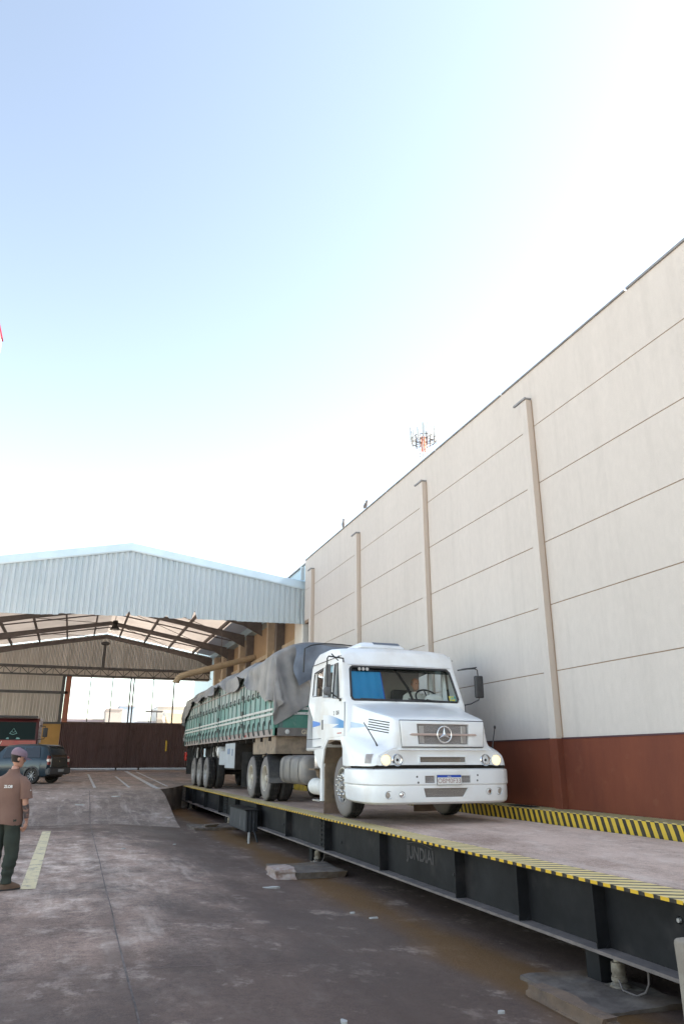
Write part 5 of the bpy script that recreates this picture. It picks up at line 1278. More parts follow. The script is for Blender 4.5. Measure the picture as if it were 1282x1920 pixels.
            k.tube([(Xs - .36, y, 3.02), (Xs - .2, y + .1, 2.93), (Xs - .06, y + .25, 2.89), (Xs, y + .3, 2.88)], .014, 6); k.tube([(Xs - .3, y, 3.69), (Xs - .1, y + .2, 3.6)], .012, 5)
            k.box(Xs - .03, Xs + .02, y + .27, y + .34, 2.85, 2.90); a = k.build('mirror_arm', M['blackpl'], t)
            k = MB(); k.box(Xs - .37, Xs - .30, y + .02, y + .16, 3.08, 3.50, bev=.02, segs=3); h = k.build('mirror', M['greypl'], t, smooth=40)
            k = MB(); k.box(Xs - .365, Xs - .305, y + .161, y + .165, 3.11, 3.47); k.build('mirror_glass', M['chrome'], h)
            k = MB(); k.lathe([(0, -.045), (.05, -.035), (.078, -.01), (.078, .01), (.07, .015)], 'Y', (Xs - .385, y - .0, 3.0), 22); h = k.build('round_mirror', M['greypl'], t, smooth=50)
    mir(1); mir(-1)
    for s in (-1, 1):
        k = MB(); k.box(TX + s * 1.19 - .02, TX + s * 1.19 + .02, 13.62, 13.75, 3.70, 3.745, bev=.008); k.build('marker_lamp', M['greypl'], t)
    # --- skirt behind the front wheel, mudguard, flap
    for s in (-1, 1):
        xo = TX + s * 1.27
        k = MB(); k.prism([(14.42, 2.0), (15.0, 1.98), (15.02, 1.92), (14.72, 1.66), (14.60, 1.62), (14.60, 1.02), (14.49, 1.02), (14.49, 1.66)], 'X', xo - s * .06, xo, bev=.01); k.build('step_skirt', W, t)
        k = MB(); k.box(min(xo - s * .06, xo - s * .62), max(xo - s * .06, xo - s * .62), 14.44, 14.49, 1.0, 1.72); k.build('mudguard', M['dustbrown'], t)
        k = MB(); k.prism([(14.44, 1.72), (14.49, 1.72), (14.30, 2.12), (13.7, 2.2), (13.2, 2.1), (13.2, 2.06), (13.7, 2.15), (14.27, 2.08)], 'X', xo - s * .66, xo - s * .03); k.build('wheel_arch_liner', M['dustbrown'], t)
        k = MB(); k.box(min(xo - s * .04, xo - s * .58), max(xo - s * .04, xo - s * .58), 14.455, 14.475, .80, 1.03); k.build('mud_flap', M['dustbrown2'], t)
        k = MB(); k.box(min(xo - s * .58, xo - s * .70), max(xo - s * .58, xo - s * .70), 12.6, 14.6, 1.3, 2.2); k.build('inner_arch', M['chassis'], t)
    # --- chassis
    for dx in (-.42, .42):
        k = MB(); k.box(TX + dx - .05, TX + dx + .05, 12.2, 22.2, 1.50, 1.80); k.build('chassis_rail', M['chassis'], t)
    for y in (13.6, 19.5, 21.1):
        k = MB(); k.tube([(TX - 1.0, y, WZ), (TX + 1.0, y, WZ)], .085, 10); k.sphere((TX, y, WZ), .24, (1, .9, .9)); k.build('axle', M['chassis'], t)
    k = MB(); k.box(TX - .42, TX + .42, 12.4, 14.2, 1.25, 2.0); k.build('engine_block', M['chassis'], t)
    k = MB(); k.box(TX - .5, TX + .5, 19.2, 21.6, 1.80, 1.90); k.build('fifth_wheel', M['chassis'], t)
    # --- fuel tank, air tank, step
    for s in (-1,):
        xo = TX - 1.22
        k = MB(); rg = []
        for y, g_ in ((15.98, .10), (16.0, .05), (16.05, 0), (16.4, 0), (17.9, 0), (17.95, .05), (17.97, .1)):
            ring = []
            for i in range(20):
                a = 2 * math.pi * i / 20; ca, sa = math.cos(a), math.sin(a); e = .55
                ring.append((xo + .34 + math.copysign(abs(ca) ** e, ca) * (.34 - g_), y, 1.575 + math.copysign(abs(sa) ** e, sa) * (.315 - g_)))
            rg.append(ring)
        k.loft(rg); ft = k.build('fuel_tank', M['tank'], t, smooth=45)
        for y in (16.35, 17.05, 17.6):
            k = MB(); ring = []
            for i in range(20):
                a = 2 * math.pi * i / 20; ca, sa = math.cos(a), math.sin(a); e = .55
                ring.append((xo + .34 + math.copysign(abs(ca) ** e, ca) * .352, 1.575 + math.copysign(abs(sa) ** e, sa) * .327))
            k.loft([[(x, y - .035, z) for x, z in ring], [(x, y + .035, z) for x, z in ring]], caps=False); k.build('strap', M['tank'], ft, smooth=45)
    k = MB(); k.lathe([(0, 15.02), (.10, 15.03), (.165, 15.10), (.165, 15.75), (.10, 15.82), (0, 15.83)], 'Y', (TX - 1.0, 0, 1.26), 24); k.build('air_tank', M['white_plain'], t, smooth=40)
    k = MB(); k.box(TX - 1.24, TX - .86, 14.75, 15.2, 1.00, 1.03, bev=.006, segs=1); k.build('step', M['alu'], t)
    k = MB(); k.lathe([(.10, 1.62), (.105, 1.63), (.105, 1.93), (.08, 1.97), (0, 1.97)], 'Z', (TX - 1.06, 15.3, 0), 20); k.build('air_filter', M['alu'], t, smooth=40)
    k = MB(); k.box(TX - 1.22, TX - .7, 15.12, 15.5, 1.585, 1.62); k.lathe([(.13, 1.585), (.12, 1.48), (.06, 1.42)], 'Z', (TX - 1.0, 15.3, 0), 16); k.build('bracket', M['dustbrown'], t)
    k = MB(); k.tube([(TX - 1.0, 15.6, 1.92), (TX - 1.1, 15.9, 2.02), (TX - .8, 16.4, 2.0), (TX - .7, 16.8, 1.9)], .03, 8); k.build('hose', M['cable'], t)
    # quarter fender over the first driven wheel
    k = MB(); n = 10
    a0, a1 = R(150), R(215)
    k.loft([[(x, 19.5 + .66 * math.cos(a0 + (a1 - a0) * i / n), WZ + .66 * math.sin(R(100) + (R(185) - R(100)) * i / n) + 0) for i in range(n + 1)] for x in (TX - 1.24, TX - .6)], caps=False, closed=False)
    k.bm.clear()
    k.loft([[(x, 19.5 + .64 * math.cos(R(105 + 85 * i / n)), WZ + .64 * math.sin(R(105 + 85 * i / n))) for i in range(n + 1)] for x in (TX - 1.24, TX - .58)], caps=False, closed=False)
    bmesh.ops.solidify(k.bm, geom=k.bm.faces[:], thickness=.012)
    k.box(TX - 1.24, TX - .58, 18.845, 18.86, 1.24, 1.36); k.build('quarter_fender', M['greypl'], t, smooth=40)
    # --- wheels
    make_wheel(t, (TX - 1.15, 13.6, WZ), False, 'front'); make_wheel(t, (TX + 1.15, 13.6, WZ), True, 'front')
    for y in (19.5, 21.12):
        make_wheel(t, (TX - 1.19, y, WZ), False, 'drive', True); make_wheel(t, (TX + 1.19, y, WZ), True, 'drive', True)
    return t
truck = build_truck()

# ------------------------------------------------------------------ trailer
TY0, TY1 = 18.3, 34.0
XL, XR = 4.70, 7.28
def build_trailer():
    t = thing('grain_trailer', 'long faded green drop side trailer coupled behind the white truck', 'trailer', (TX, 26, DECK))
    k = MB(); k.box(XL - .01, XR + .01, TY0 - .02, TY1, 2.35, 2.52); b = k.build('side_rail', M['rail_grey'], t)
    k = MB(); k.box(XL + .05, XR - .05, TY0, TY1 - .1, 2.50, 2.56); k.box(XL + .9, XL + 1.0, TY0 + 1.2, TY1 - .1, 1.95, 2.36); k.box(XR - 1.0, XR - .9, TY0 + 1.2, TY1 - .1, 1.95, 2.36); k.build('bed', M['chassis'], t)
    y = TY0 + .6
    k = MB()
    while y < TY1: k.box(XL + .02, XR - .02, y, y + .06, 2.24, 2.352); y += .9
    k.build('cross_members', M['chassis'], t)
    # four bays of boards on each side
    ys = [TY0, 22.02, 25.95, 29.95, TY1]
    for s, X in ((-1, XL), (1, XR)):
        for i in range(4):
            a, c = ys[i] + .05, ys[i + 1] - .05
            def board(z0, z1, m, lab):
                q = MB(); n = int((c - a) / .1); q.box(min(X, X - s * .05), max(X, X - s * .05), a, c, z0, z1)
                return q.build(lab, m, t)
            lo = board(2.53, 3.42, M['green'], 'lower_board'); up = board(3.45, 4.18, M['green_pale'], 'upper_board')
            if s < 0:
                nb = 6
                for j in range(nb):
                    y = a + (c - a) * (j + .5) / nb
                    q = MB(); q.box(X - .022, X + .001, y - .022, y + .022, 2.62, 3.40); q.build('rib', M['greensteel'], lo)
                    q = MB(); q.box(X - .018, X + .001, y - .018, y + .018, 3.46, 4.16); q.build('rib', M['greensteel'], up)
                    # curved drop hinge at the foot
                    q = MB(); q.tube([(X - .03, y, 2.74), (X - .055, y, 2.66), (X - .055, y, 2.52), (X - .03, y, 2.42), (X - .012, y, 2.40)], .022, 6); q.build('hinge', M['hinge'], lo)
                    q = MB(); q.tube([(X - .02, y + .22, 3.38), (X - .04, y + .22, 3.42), (X - .04, y + .22, 3.50), (X - .02, y + .22, 3.55)], .018, 6); q.build('latch', M['hinge'], up)
                for z in (2.885, 3.0):
                    q = MB(); q.box(X - .034, X - .001, a + .03, c - .03, z - .028, z + .028); st_ = q.build('reflective_strip', M['strip_white'], lo)
                for z, h in ((3.435, .03), (3.86, .03)):
                    q = MB(); q.box(X - .030, X + .0, a, c, z - h / 2, z + h / 2); q.build('board_rail', M['greensteel'] if z < 3.6 else M['rail_grey'], up)
                y = a + .3
                while y < c - .1:
                    q = MB(); q.box(X - .026, X - .010, y, y + .07, 2.40, 2.45); q.build('marker_lamp', M['strip_white'] if random.random() < .6 else M['strip_red'], b); y += 1.1 + random.random() * .5
        for i, y in enumerate(ys):
            w = .05 if 0 < i < 4 else .06
            q = MB(); q.box(min(X - s * .06, X + s * .03), max(X - s * .06, X + s * .03), y - w, y + w, 2.36, 4.12); q.build('post', M['greensteel'] if i else M['green_dark'], t)
            if 0 < i < 4 and s < 0:
                for z in (2.7, 3.05, 3.5, 3.9):
                    q = MB(); q.box(X - .06, X - .03, y - .085, y + .085, z - .03, z + .09); q.build('clamp', M['hinge'], t)
    # front wall
    q = MB(); q.box(XL + .06, XR - .06, TY0 - .02, TY0 + .04, 2.54, 4.1); fw = q.build('front_wall', M['green_dark'], t)
    for z in (2.90, 3.025):
        q = MB(); q.box(XL + .24, XR - .24, TY0 - .05, TY0 - .02, z - .03, z + .03); q.build('reflective_strip', M['strip_white'], fw)
        for j in range(9): 
            q = MB(); q.box(XL + .28 + .26 * j, XL + .30 + .26 * j, TY0 - .054, TY0 - .05, z - .012, z + .014); q.build('rivet', M['greypl'], fw)
    q = MB(); q.box(XL + .10, XL + .20, TY0 - .045, TY0 - .02, 2.54, 3.25); q.box(XL + .06, XR - .06, TY0 - .05, TY0 - .02, 3.14, 3.2); q.build('front_frame', M['greensteel'], fw)
    q = MB(); q.box(XL, XR, TY0 - .06, TY0 - .022, 2.355, 2.545); sill = q.build('front_sill', mat('sill_grey', (.13, .115, .105), (.20, .18, .165), scale=5, rough=.8), t)
    q = text_mb('GUERRA', .155, frame_mtx((XL + .98, TY0 - .0615, 2.445), (1, 0, 0), (0, 0, 1)), .004, True); q.build('lettering', mat('cream_letters', (.50, .43, .31), (.38, .31, .22), scale=20, rough=.8), sill)
    q = MB(); q.lathe([(0, -.012), (.045, -.01), (.058, .0)], 'Y', (XL + .32, TY0 - .062, 2.45), 18); q.build('marker_lamp', M['strip_white'], sill, smooth=60)
    q = MB(); q.box(XL + .08, XR - .1, 18.42, 20.9, 1.93, 2.35); kb = q.build('kingpin_box', M['beige_steel'], t)
    # tool box, water tank, landing legs
    q = MB(); q.box(XL, XL + .55, 22.95, 24.55, 1.50, 2.30, bev=.015); tb = q.build('toolbox', M['chassis'], t)
    q = MB(); q.box(XL - .012, XL + .0, 22.99, 24.51, 1.54, 2.27, bev=.004, segs=1); q.build('toolbox_door', M['box_grey'], tb)
    q = MB(); q.box(XL - .022, XL - .012, 23.3, 23.4, 1.9, 2.1); q.box(XL - .022, XL - .012, 23.75, 24.1, 1.95, 2.12); q.build('toolbox_label', mat('blue_grey_label', (.16, .21, .30), rough=.6), tb)
    q = MB(); q.box(XL, XL + .4, 24.6, 25.6, 1.62, 2.05, bev=.02); q.build('small_box', M['box_grey'], t)
    q = MB(); q.box(XL + .25, XL + .8, 22.3, 22.9, 1.30, 1.40); q.box(XL + .45, XL + .58, 22.4, 22.55, 1.35, 2.36); q.box(XR - .58, XR - .45, 22.4, 22.55, 1.35, 2.36); q.build('landing_leg', M['rail_grey'], t)
    q = MB(); q.lathe([(0, 0), (.14, .02), (.17, .08), (.17, .5), (.14, .56), (0, .58)], 'X', (XL + .06, 26.4, 2.05), 20); q.build('water_tank', M['white_plain'], t, smooth=40)
    rr = random.Random(9)
    for i in range(11):
        y = 26.9 + .62 * i + rr.random() * .3; x = XL + .1 + rr.random() * .3
        q = MB(); q.tube([(x, y, 2.36), (x + rr.uniform(-.06, .06), y + .1, 2.1), (x + rr.uniform(-.1, .1), y + .15, 1.85 - rr.random() * .2)], .022 + .02 * rr.random(), 6); q.build('hanging_strap', M['chip'] if i % 3 == 0 else M['cable'], t)
    q = MB(); q.box(XL + .02, XL + .6, 33.3, 33.32, 1.2, 2.3); q.build('mud_flap', M['rubber'], t)
    q = MB(); q.box(XL + .02, XL + .62, 22.0, 22.02, 1.05, 2.0); q.build('mud_flap', M['rubber'], t)
    q = MB(); q.box(XL - .01, XL + .12, 33.5, 33.9, 1.75, 2.1, bev=.01); q.build('tail_lamp', M['tail_red'], t)
    # suspension and axles
    q = MB(); q.box(XL + .8, XL + 1.1, 27.6, 33.2, 1.5, 2.0); q.box(XR - 1.1, XR - .8, 27.6, 33.2, 1.5, 2.0); q.build('suspension', M['chassis'], t)
    for y in (28.55, 30.1, 31.6):
        q = MB(); q.tube([(XL + .4, y, WZ), (XR - .4, y, WZ)], .08, 10); q.build('axle', M['chassis'], t)
        make_wheel(t, (XL + .06, y, WZ), False, 'trailer', True); make_wheel(t, (XR - .06, y, WZ), True, 'trailer', True)
    # the grain heap below the sheet
    q = MB(); q.grid(lambda u, v: (XL + .08 + (XR - XL - .16) * u, TY0 + .1 + (TY1 - TY0 - .2) * v, 3.95 + .45 * math.sin(math.pi * u) * (sstep(0, .06, v) * sstep(1, .94, v))), 8, 24); q.build('load', mat('grain_load', (.35, .24, .10), rough=.9), t)
    return t
trailer = build_trailer()

def build_tarp():
    """the sheet is laid flat over the heaped load and left to fall and crease by a short cloth simulation"""
    bm = bmesh.new(); NX, NY = 14, 40; V = []
    for i in range(NX + 1):
        u = i / NX; row = []
        for j in range(NY + 1):
            v = j / NY; z = 4.24 + .36 * math.sin(math.pi * u) ** .8 * (1 + .12 * nz(u * 3, v * 9)) + .05 * nz(u * 2, v * 14, 3) + .10 * math.exp(-(v / .06) ** 2)
            row.append(bm.verts.new((XL - .035 + (XR - XL + .07) * u, TY0 - .03 + (TY1 - TY0) * v, z)))
        V.append(row)
    for i in range(NX):
        for j in range(NY): bm.faces.new((V[i][j], V[i + 1][j], V[i + 1][j + 1], V[i][j + 1]))
    r = bmesh.ops.extrude_edge_only(bm, edges=[e for e in bm.edges if e.is_boundary])
    for v in [g for g in r['geom'] if isinstance(g, bmesh.types.BMVert)]: v.co.z = 2.3
    bmesh.ops.recalc_face_normals(bm, faces=bm.faces)
    col = tmp_obj(bm); col.modifiers.new('col', 'COLLISION'); col.collision.thickness_outer = .02; col.collision.cloth_friction = 25
    pts = [(16, 1.28), (18.9, 1.28), (19.5, .92), (20.0, .62), (20.8, .55), (21.5, .2), (22.9, .40), (24.2, .34), (25.6, .12), (27, .34), (28.6, .17), (30, .32), (31.6, .2), (32.6, .45), (33.3, .8), (37, .95)]
    def over(y):
        for (a, za), (b, zb) in zip(pts, pts[1:]):
            if a <= y <= b: return za + (zb - za) * (y - a) / (b - a)
        return .5
    nx, ny = 50, 230
    y0, y1 = TY0 - .97, TY1 + .8
    bm = bmesh.new(); G = []
    for j in range(ny + 1):
        y = y0 + (y1 - y0) * j / ny; ol = .84 * over(y) if y > TY0 else .84 - .22 * min(1, (TY0 - y) / .8); ol = min(ol, .84); row = []
        for i in range(nx + 1):
            u = i / nx; x = (XL - .05 - ol) + (XR + .6 - XL + .05 + ol) * u
            row.append(bm.verts.new((x, y, 4.90 + .07 * nz(x * 1.5, y * 1.5) + .05 * nz(x * 4, y * 3.2, 4))))
        G.append(row)
    for j in range(ny):
        for i in range(nx): bm.faces.new((G[j][i], G[j][i + 1], G[j + 1][i + 1], G[j + 1][i]))
    o = tmp_obj(bm); md = o.modifiers.new('cl', 'CLOTH'); st = md.settings
    st.quality = 6; st.mass = .5; st.tension_stiffness = 20; st.compression_stiffness = 20; st.shear_stiffness = 8; st.bending_stiffness = .12; st.air_damping = 2; st.shrink_min = -.15
    md.collision_settings.distance_min = .02; md.collision_settings.use_self_collision = False
    N = 32; md.point_cache.frame_start = 1; md.point_cache.frame_end = N
    for f in range(1, N + 1):
        scene.frame_set(f); bpy.context.evaluated_depsgraph_get()
    me = bpy.data.meshes.new_from_object(o.evaluated_get(bpy.context.evaluated_depsgraph_get()))
    k = MB(); k.bm.from_mesh(me); bpy.data.meshes.remove(me)
    for q in (o, col):
        dm = q.data; bpy.data.objects.remove(q); bpy.data.meshes.remove(dm)
    scene.frame_set(1)
    k.subsurf(1)
    t = k.build('tarpaulin', M['tarp'], loc=(TX, 26, 4.4), smooth=80)
    tag(t, 'crumpled grey tarpaulin draped over the load of the green trailer', 'tarpaulin')
    # the loose flap folded back across the front
    def fl(u, v):
        x = 5.08 + 2.1 * u + (.10 * v + .07 * math.sin(v * 6 + 1)) * (1 - u); y = TY0 - .17 - .10 * v - .05 * math.sin(u * 11 + v * 2)
        z = 4.69 - .10 * u - .10 * (1 - u) ** 3 + .03 * math.sin(u * 8) - v * (1.02 - .62 * u) + .03 * nz(x * 2, v * 3)
        return (x, y - .05 * math.sin(math.pi * v) - .05 * nz(x * 3, v * 2.2, 3), z)
    k = MB(); k.grid(fl, 40, 24); k.build('tarp_fold', mat('blue_grey_tarp', (.105, .125, .16), (.19, .215, .26), scale=2, rough=.5, bump=.3, bscale=4), t, smooth=75)
build_tarp()

# ------------------------------------------------------------------ people
def tube_rings(path, radii, segs=16):
    """path of points, radii of (rx, ry) with rx across u; returns rings"""
    out = []; prev = None
    for i, p in enumerate(path):
        p = Vector(p); a = Vector(path[max(0, i - 1)]); b = Vector(path[min(len(path) - 1, i + 1)]); t = (b - a).normalized()
        u = Vector((1, 0, 0)) if prev is None else prev; u = (u - t * u.dot(t))
        if u.length < 1e-4: u = t.orthogonal()
        u.normalize(); prev = u; w = t.cross(u); rx, ry = radii[i] if isinstance(radii[i], tuple) else (radii[i], radii[i])
        out.append([p + u * math.cos(2 * math.pi * k / segs) * rx + w * math.sin(2 * math.pi * k / segs) * ry for k in range(segs)])
    return out

def skin_body(nodes, edges, radii, root, sub=2):
    me = bpy.data.meshes.new('sk'); me.from_pydata([Vector(n) for n in nodes], edges, []); o = bpy.data.objects.new('sk', me); COL.objects.link(o)
    md = o.modifiers.new('s', 'SKIN'); md.use_smooth_shade = True; md.branch_smoothing = .6
    for i, r in enumerate(radii):
        sv = me.skin_vertices[0].data[i]; sv.radius = r if isinstance(r, tuple) else (r, r); sv.use_root = (i == root)
    m2 = o.modifiers.new('u', 'SUBSURF'); m2.levels = sub
    dg = bpy.context.evaluated_depsgraph_get(); m = bpy.data.meshes.new_from_object(o.evaluated_get(dg))
    bpy.data.objects.remove(o); bpy.data.meshes.remove(me)
    mb = MB(); mb.bm.from_mesh(m); bpy.data.meshes.remove(m); return mb

def head_mb(h=.245):
    """a head about the origin (chin at z=0), face towards +Y, with nose, brow, lips, ears"""
    k = MB(); segs, rows = 28, 22; s = h / .245
    V = []
    for j in range(rows + 1):
        v = j / rows; z = .245 * v; row = []
        wid = [.030, .044, .054, .060, .066, .071, .074, .077, .078, .076, .068, .050, .018]
        dep_f = [.072, .086, .088, .086, .088, .091, .090, .093, .096, .093, .082, .058, .018]
        dep_b = [.020, .035, .052, .066, .080, .092, .099, .103, .104, .100, .088, .062, .020]
        q = v * 12; a = int(min(11, q)); f = q - a
        L = lambda T: T[a] + (T[a + 1] - T[a]) * f
        for i in range(segs):
            t = 2 * math.pi * i / segs; x = math.cos(t) * L(wid); y = math.sin(t); y = y * (L(dep_f) if y > 0 else L(dep_b))
            if math.sin(t) > .75:
                c = max(0, 1 - abs(x) / .018)
                y += c * .024 * math.exp(-((z - .098) / .022) ** 2) + c * .010 * math.exp(-((z - .125) / .02) ** 2)
                y += max(0, 1 - abs(x) / .028) * (.007 * math.exp(-((z - .058) / .008) ** 2) + .006 * math.exp(-((z - .045) / .007) ** 2))
            if math.sin(t) > .5: 
                y -= .010 * math.exp(-((abs(x) - .032) / .014) ** 2) * math.exp(-((z - .128) / .012) ** 2)
            row.append(k.bm.verts.new((x * s, y * s, z * s)))
        V.append(row)
    for j in range(rows):
        for i in range(segs): k.bm.faces.new((V[j][i], V[j][(i + 1) % segs], V[j + 1][(i + 1) % segs], V[j + 1][i]))
    k.bm.faces.new(V[0][::-1]); k.bm.faces.new(V[-1])
    for sx in (-1, 1):
        k.sphere((sx * .079 * s, -.008 * s, .115 * s), .033 * s, (.30, .62, 1.0), 12, 8); k.sphere((sx * .085 * s, .0, .112 * s), .022 * s, (.35, .5, .9), 10, 8)
    return k

def hand_mb(side=1, curl=.5):
    """hand hanging down from the wrist at the origin: fingers towards -Z, palm facing -X*side (towards the thigh), thumb towards +Y"""
    n = [(0, 0, .03), (0, 0, -.02), (0, .004, -.085)]; e = [(0, 1), (1, 2)]; r = [(.022, .028), (.020, .036), (.016, .040)]
    for i, (dy, L) in enumerate(((.030, .072), (.011, .082), (-.009, .076), (-.028, .060))):
        b = len(n); p = Vector((0, dy, -.088)); n.append(tuple(p)); e.append((2, b)); r.append(.0105)
        ang = R(12 + 10 * i) * curl
        for j, f in enumerate((.42, .32, .26)):
            ang += R(32 + 6 * i) * curl; d = Vector((-side * math.sin(ang), 0, -math.cos(ang))); p = p + d * L * f; n.append(tuple(p)); e.append((b + j, b + j + 1)); r.append((.0095, .0088, .0078)[j])
    b = len(n); n += [(-side * .010, .034, -.030), (-side * .022, .052, -.062), (-side * .028, .056, -.090)]; e += [(1, b), (b, b + 1), (b + 1, b + 2)]; r += [.0135, .0115, .0095]
    return skin_body(n, e, r, 0, 2)

def build_person():
    base = Vector((-.745, 12.02, .10)); yaw = R(-30)          # turned a little towards the scale
    t = thing('person', 'person in brown polo shirt, olive trousers and faded cap watching the truck', 'person', base)
    Mx = Matrix.Translation(base) @ Matrix.Rotation(yaw, 4, 'Z')
    S = 1.0
    # body: neck, torso core, arms, legs as one skinned surface (local: faces +Y, right arm at +X)
    n = []; e = []; r = []
    def add(p, rad, link=None):
        n.append(p); r.append(rad)
        if link is not None: e.append((link, len(n) - 1))
        return len(n) - 1
    pel = add((0, 0, .95), (.15, .11)); waist = add((0, .0, 1.08), (.14, .10), pel); chest = add((0, -.01, 1.30), (.165, .115), waist); nb = add((0, -.015, 1.47), (.085, .075), chest); nk = add((.004, .012, 1.56), (.056, .058), nb); nk2 = add((.008, .03, 1.62), (.054, .058), nk)
    for s in (-1, 1):
        sh = add((s * .19, -.01, 1.425), .062, chest); ua = add((s * .235, -.01, 1.30), .052, sh); el = add((s * .255, -.02, 1.13), .043, ua)
        f1 = add((s * .262, .01, 1.04), .044, el); f2 = add((s * .262, .045, .92), .031, f1); wr = add((s * .258, .06, .875), .026, f2)
        hp = add((s * .10, 0, .86), .095, pel); kn = add((s * .115, .005, .50), .062, hp); cf = add((s * .118, -.02, .36), .058, kn); an = add((s * .115, -.01, .09), .040, cf)
        add((s * .125, .06, .055), (.040, .035), an)
    body = skin_body(n, e, r, 0, 2).xform(Mx)
    bo = body.build('body', M['skin'], t, smooth=80)
    # forearm tattoo sleeve
    k = MB(); k.loft(tube_rings([(.257, -.015, 1.10), (.263, .01, 1.04), (.2635, .028, .98), (.262, .046, .918)], [.0455, .0455, .040, .0335], 16), caps=False); k.xform(Mx); k.build('tattoo', M['tattoo'], bo, smooth=80)
    for s in (-1, 1):
        k = hand_mb(s, .75); k.xform(Matrix.Translation((s * .258, .062, .872)) @ Matrix.Rotation(R(-14), 4, 'X')); k.xform(Mx); k.build('hand', M['skin'], bo, smooth=80)
    # head turned to the scale, looking slightly down
    Hx = Mx @ Matrix.Translation((.010, .022, 1.595)) @ Matrix.Rotation(R(-44), 4, 'Z') @ Matrix.Rotation(R(-8), 4, 'X')
    k = head_mb(.235); k.xform(Hx); hd = k.build('head', M['skin'], bo, smooth=80)
    def shell(z0, z1, off, back_only, rows=8, segs=28, zf=None):
        q = MB()
        wid = [.071, .074, .077, .078, .076, .068, .050, .020]; df = [.091, .092, .093, .096, .093, .082, .058, .018]; db = [.092, .099, .103, .104, .100, .088, .062, .020]
        def f(u, v):
            tt = 2 * math.pi * u; z = z0 + (z1 - z0) * v; qv = min(6.999, max(0, (z / .235 - 5 / 12) * 12)); a = int(qv); fr = qv - a
            L = lambda T: T[a] + (T[a + 1] - T[a]) * fr
            y = math.sin(tt); return (math.cos(tt) * (L(wid) + off), y * ((L(df) if y > 0 else L(db)) + off), z)
        q.grid(f, segs, rows); return q
    k = MB()
    def hairf(u, v):
        a = R(-185 + 190 * u); z = .062 + .10 * v; w = .070 + .012 * v; d = .078 + .030 * v
        return (math.cos(a) * w * 1.06, math.sin(a) * d * 1.04, z)
    k.grid(hairf, 22, 8); bmesh.ops.solidify(k.bm, geom=k.bm.faces[:], thickness=.008)
    for v in k.bm.verts: v.co += Vector((nz(v.co.x * 60, v.co.y * 60, v.co.z * 60), nz(v.co.x * 60 + 7, v.co.y * 60, v.co.z * 60), 0)) * .004
    k.xform(Hx); k.build('hair', M['hair'], hd, smooth=70)
    # cap
    k = MB(); rows = []
    for (z, f) in ((.150, 1.10), (.165, 1.13), (.195, 1.12), (.222, 1.0), (.243, .78), (.255, .45), (.258, .04)):
        rows.append([(math.cos(a) * .079 * f, math.sin(a) * (.097 if math.sin(a) > 0 else .104) * f, z - .012 * math.sin(a)) for a in [2 * math.pi * i / 28 for i in range(28)]])
    k.loft(rows); k.sphere((0, 0, .258), .008, (1, 1, .6), 8, 6); k.xform(Hx); cp = k.build('cap', M['cap'], hd, smooth=50)
    k = MB(); k.grid(lambda u, v: (lambda a: (math.cos(a) * (.080 + .004 * v), .02 + math.sin(a) * (.085 + .085 * v) , .148 - .022 * v - .018 * abs(math.cos(a)) ** 2))(R(20 + 140 * u)), 16, 5); bmesh.ops.solidify(k.bm, geom=k.bm.faces[:], thickness=.005); k.xform(Hx); k.build('cap_brim', M['cap'], cp, smooth=60)
    # polo shirt
    def wrinkle(p, a=.008, sc=7): return Vector(p) + 1.5 * Vector((nz(p[0] * sc, p[1] * sc, p[2] * sc * .6), nz(p[0] * sc + 5, p[1] * sc, p[2] * sc * .6), 0)) * a
    k = MB(); rows = []
    for (z, w, d, y) in ((.835, .212, .150, 0), (.85, .214, .152, 0), (.95, .205, .146, 0), (1.06, .200, .140, 0), (1.18, .208, .144, -.005), (1.28, .220, .148, -.01), (1.36, .226, .142, -.012), (1.42, .215, .125, -.015), (1.465, .170, .105, -.015), (1.50, .105, .088, -.012), (1.535, .074, .076, -.004)):
        rows.append([wrinkle((math.copysign(abs(math.cos(a)) ** .8, math.cos(a)) * w, y + math.sin(a) * d, z + (.012 * math.sin(3 * a) if z < .84 else 0)), .012 if z < 1.3 else .006) for a in [2 * math.pi * i / 36 for i in range(36)]])
    k.loft(rows, caps=False)
    for s in (-1, 1):
        pth = [(s * .09, -.014, 1.415), (s * .16, -.014, 1.40), (s * .212, -.013, 1.345), (s * .243, -.013, 1.26), (s * .256, -.015, 1.17)]
        k.loft([[wrinkle(p, .010, 12) for p in rg] for rg in tube_rings(pth, [.070, .080, .083, .078, .080], 22)], caps=False)
    k.xform(Mx); sh = k.build('polo_shirt', M['shirt'], t, smooth=70)
    k = MB(); k.loft([[(math.cos(a) * .069 * f, -.004 + math.sin(a) * .072 * f + dy, z + .008 * math.sin(a)) for a in [2 * math.pi * i / 28 for i in range(28)]] for (z, f, dy) in ((1.515, 1.15, -.006), (1.555, 1.0, .004), (1.575, .99, .008), (1.552, 1.08, .002), (1.508, 1.32, -.008))], caps=False); k.xform(Mx); k.build('collar', M['shirt'], sh, smooth=50)
    k = text_mb('ZLOB', .052, frame_mtx((.055, -.168, 1.335), (1, 0, 0), (0, 0, 1)), .0015, True)
    k.xform(Matrix.Translation((0, .0, 0))); k.xform(Mx); k.build('lettering', M['plate_white'], sh)
    k = text_mb('ZL', .022, frame_mtx((.330, -.04, 1.285), (.2, 1, 0), (0, 0, 1)), .0015, True); k.xform(Mx); k.build('lettering', M['plate_white'], sh)
    # trousers
    k = MB()
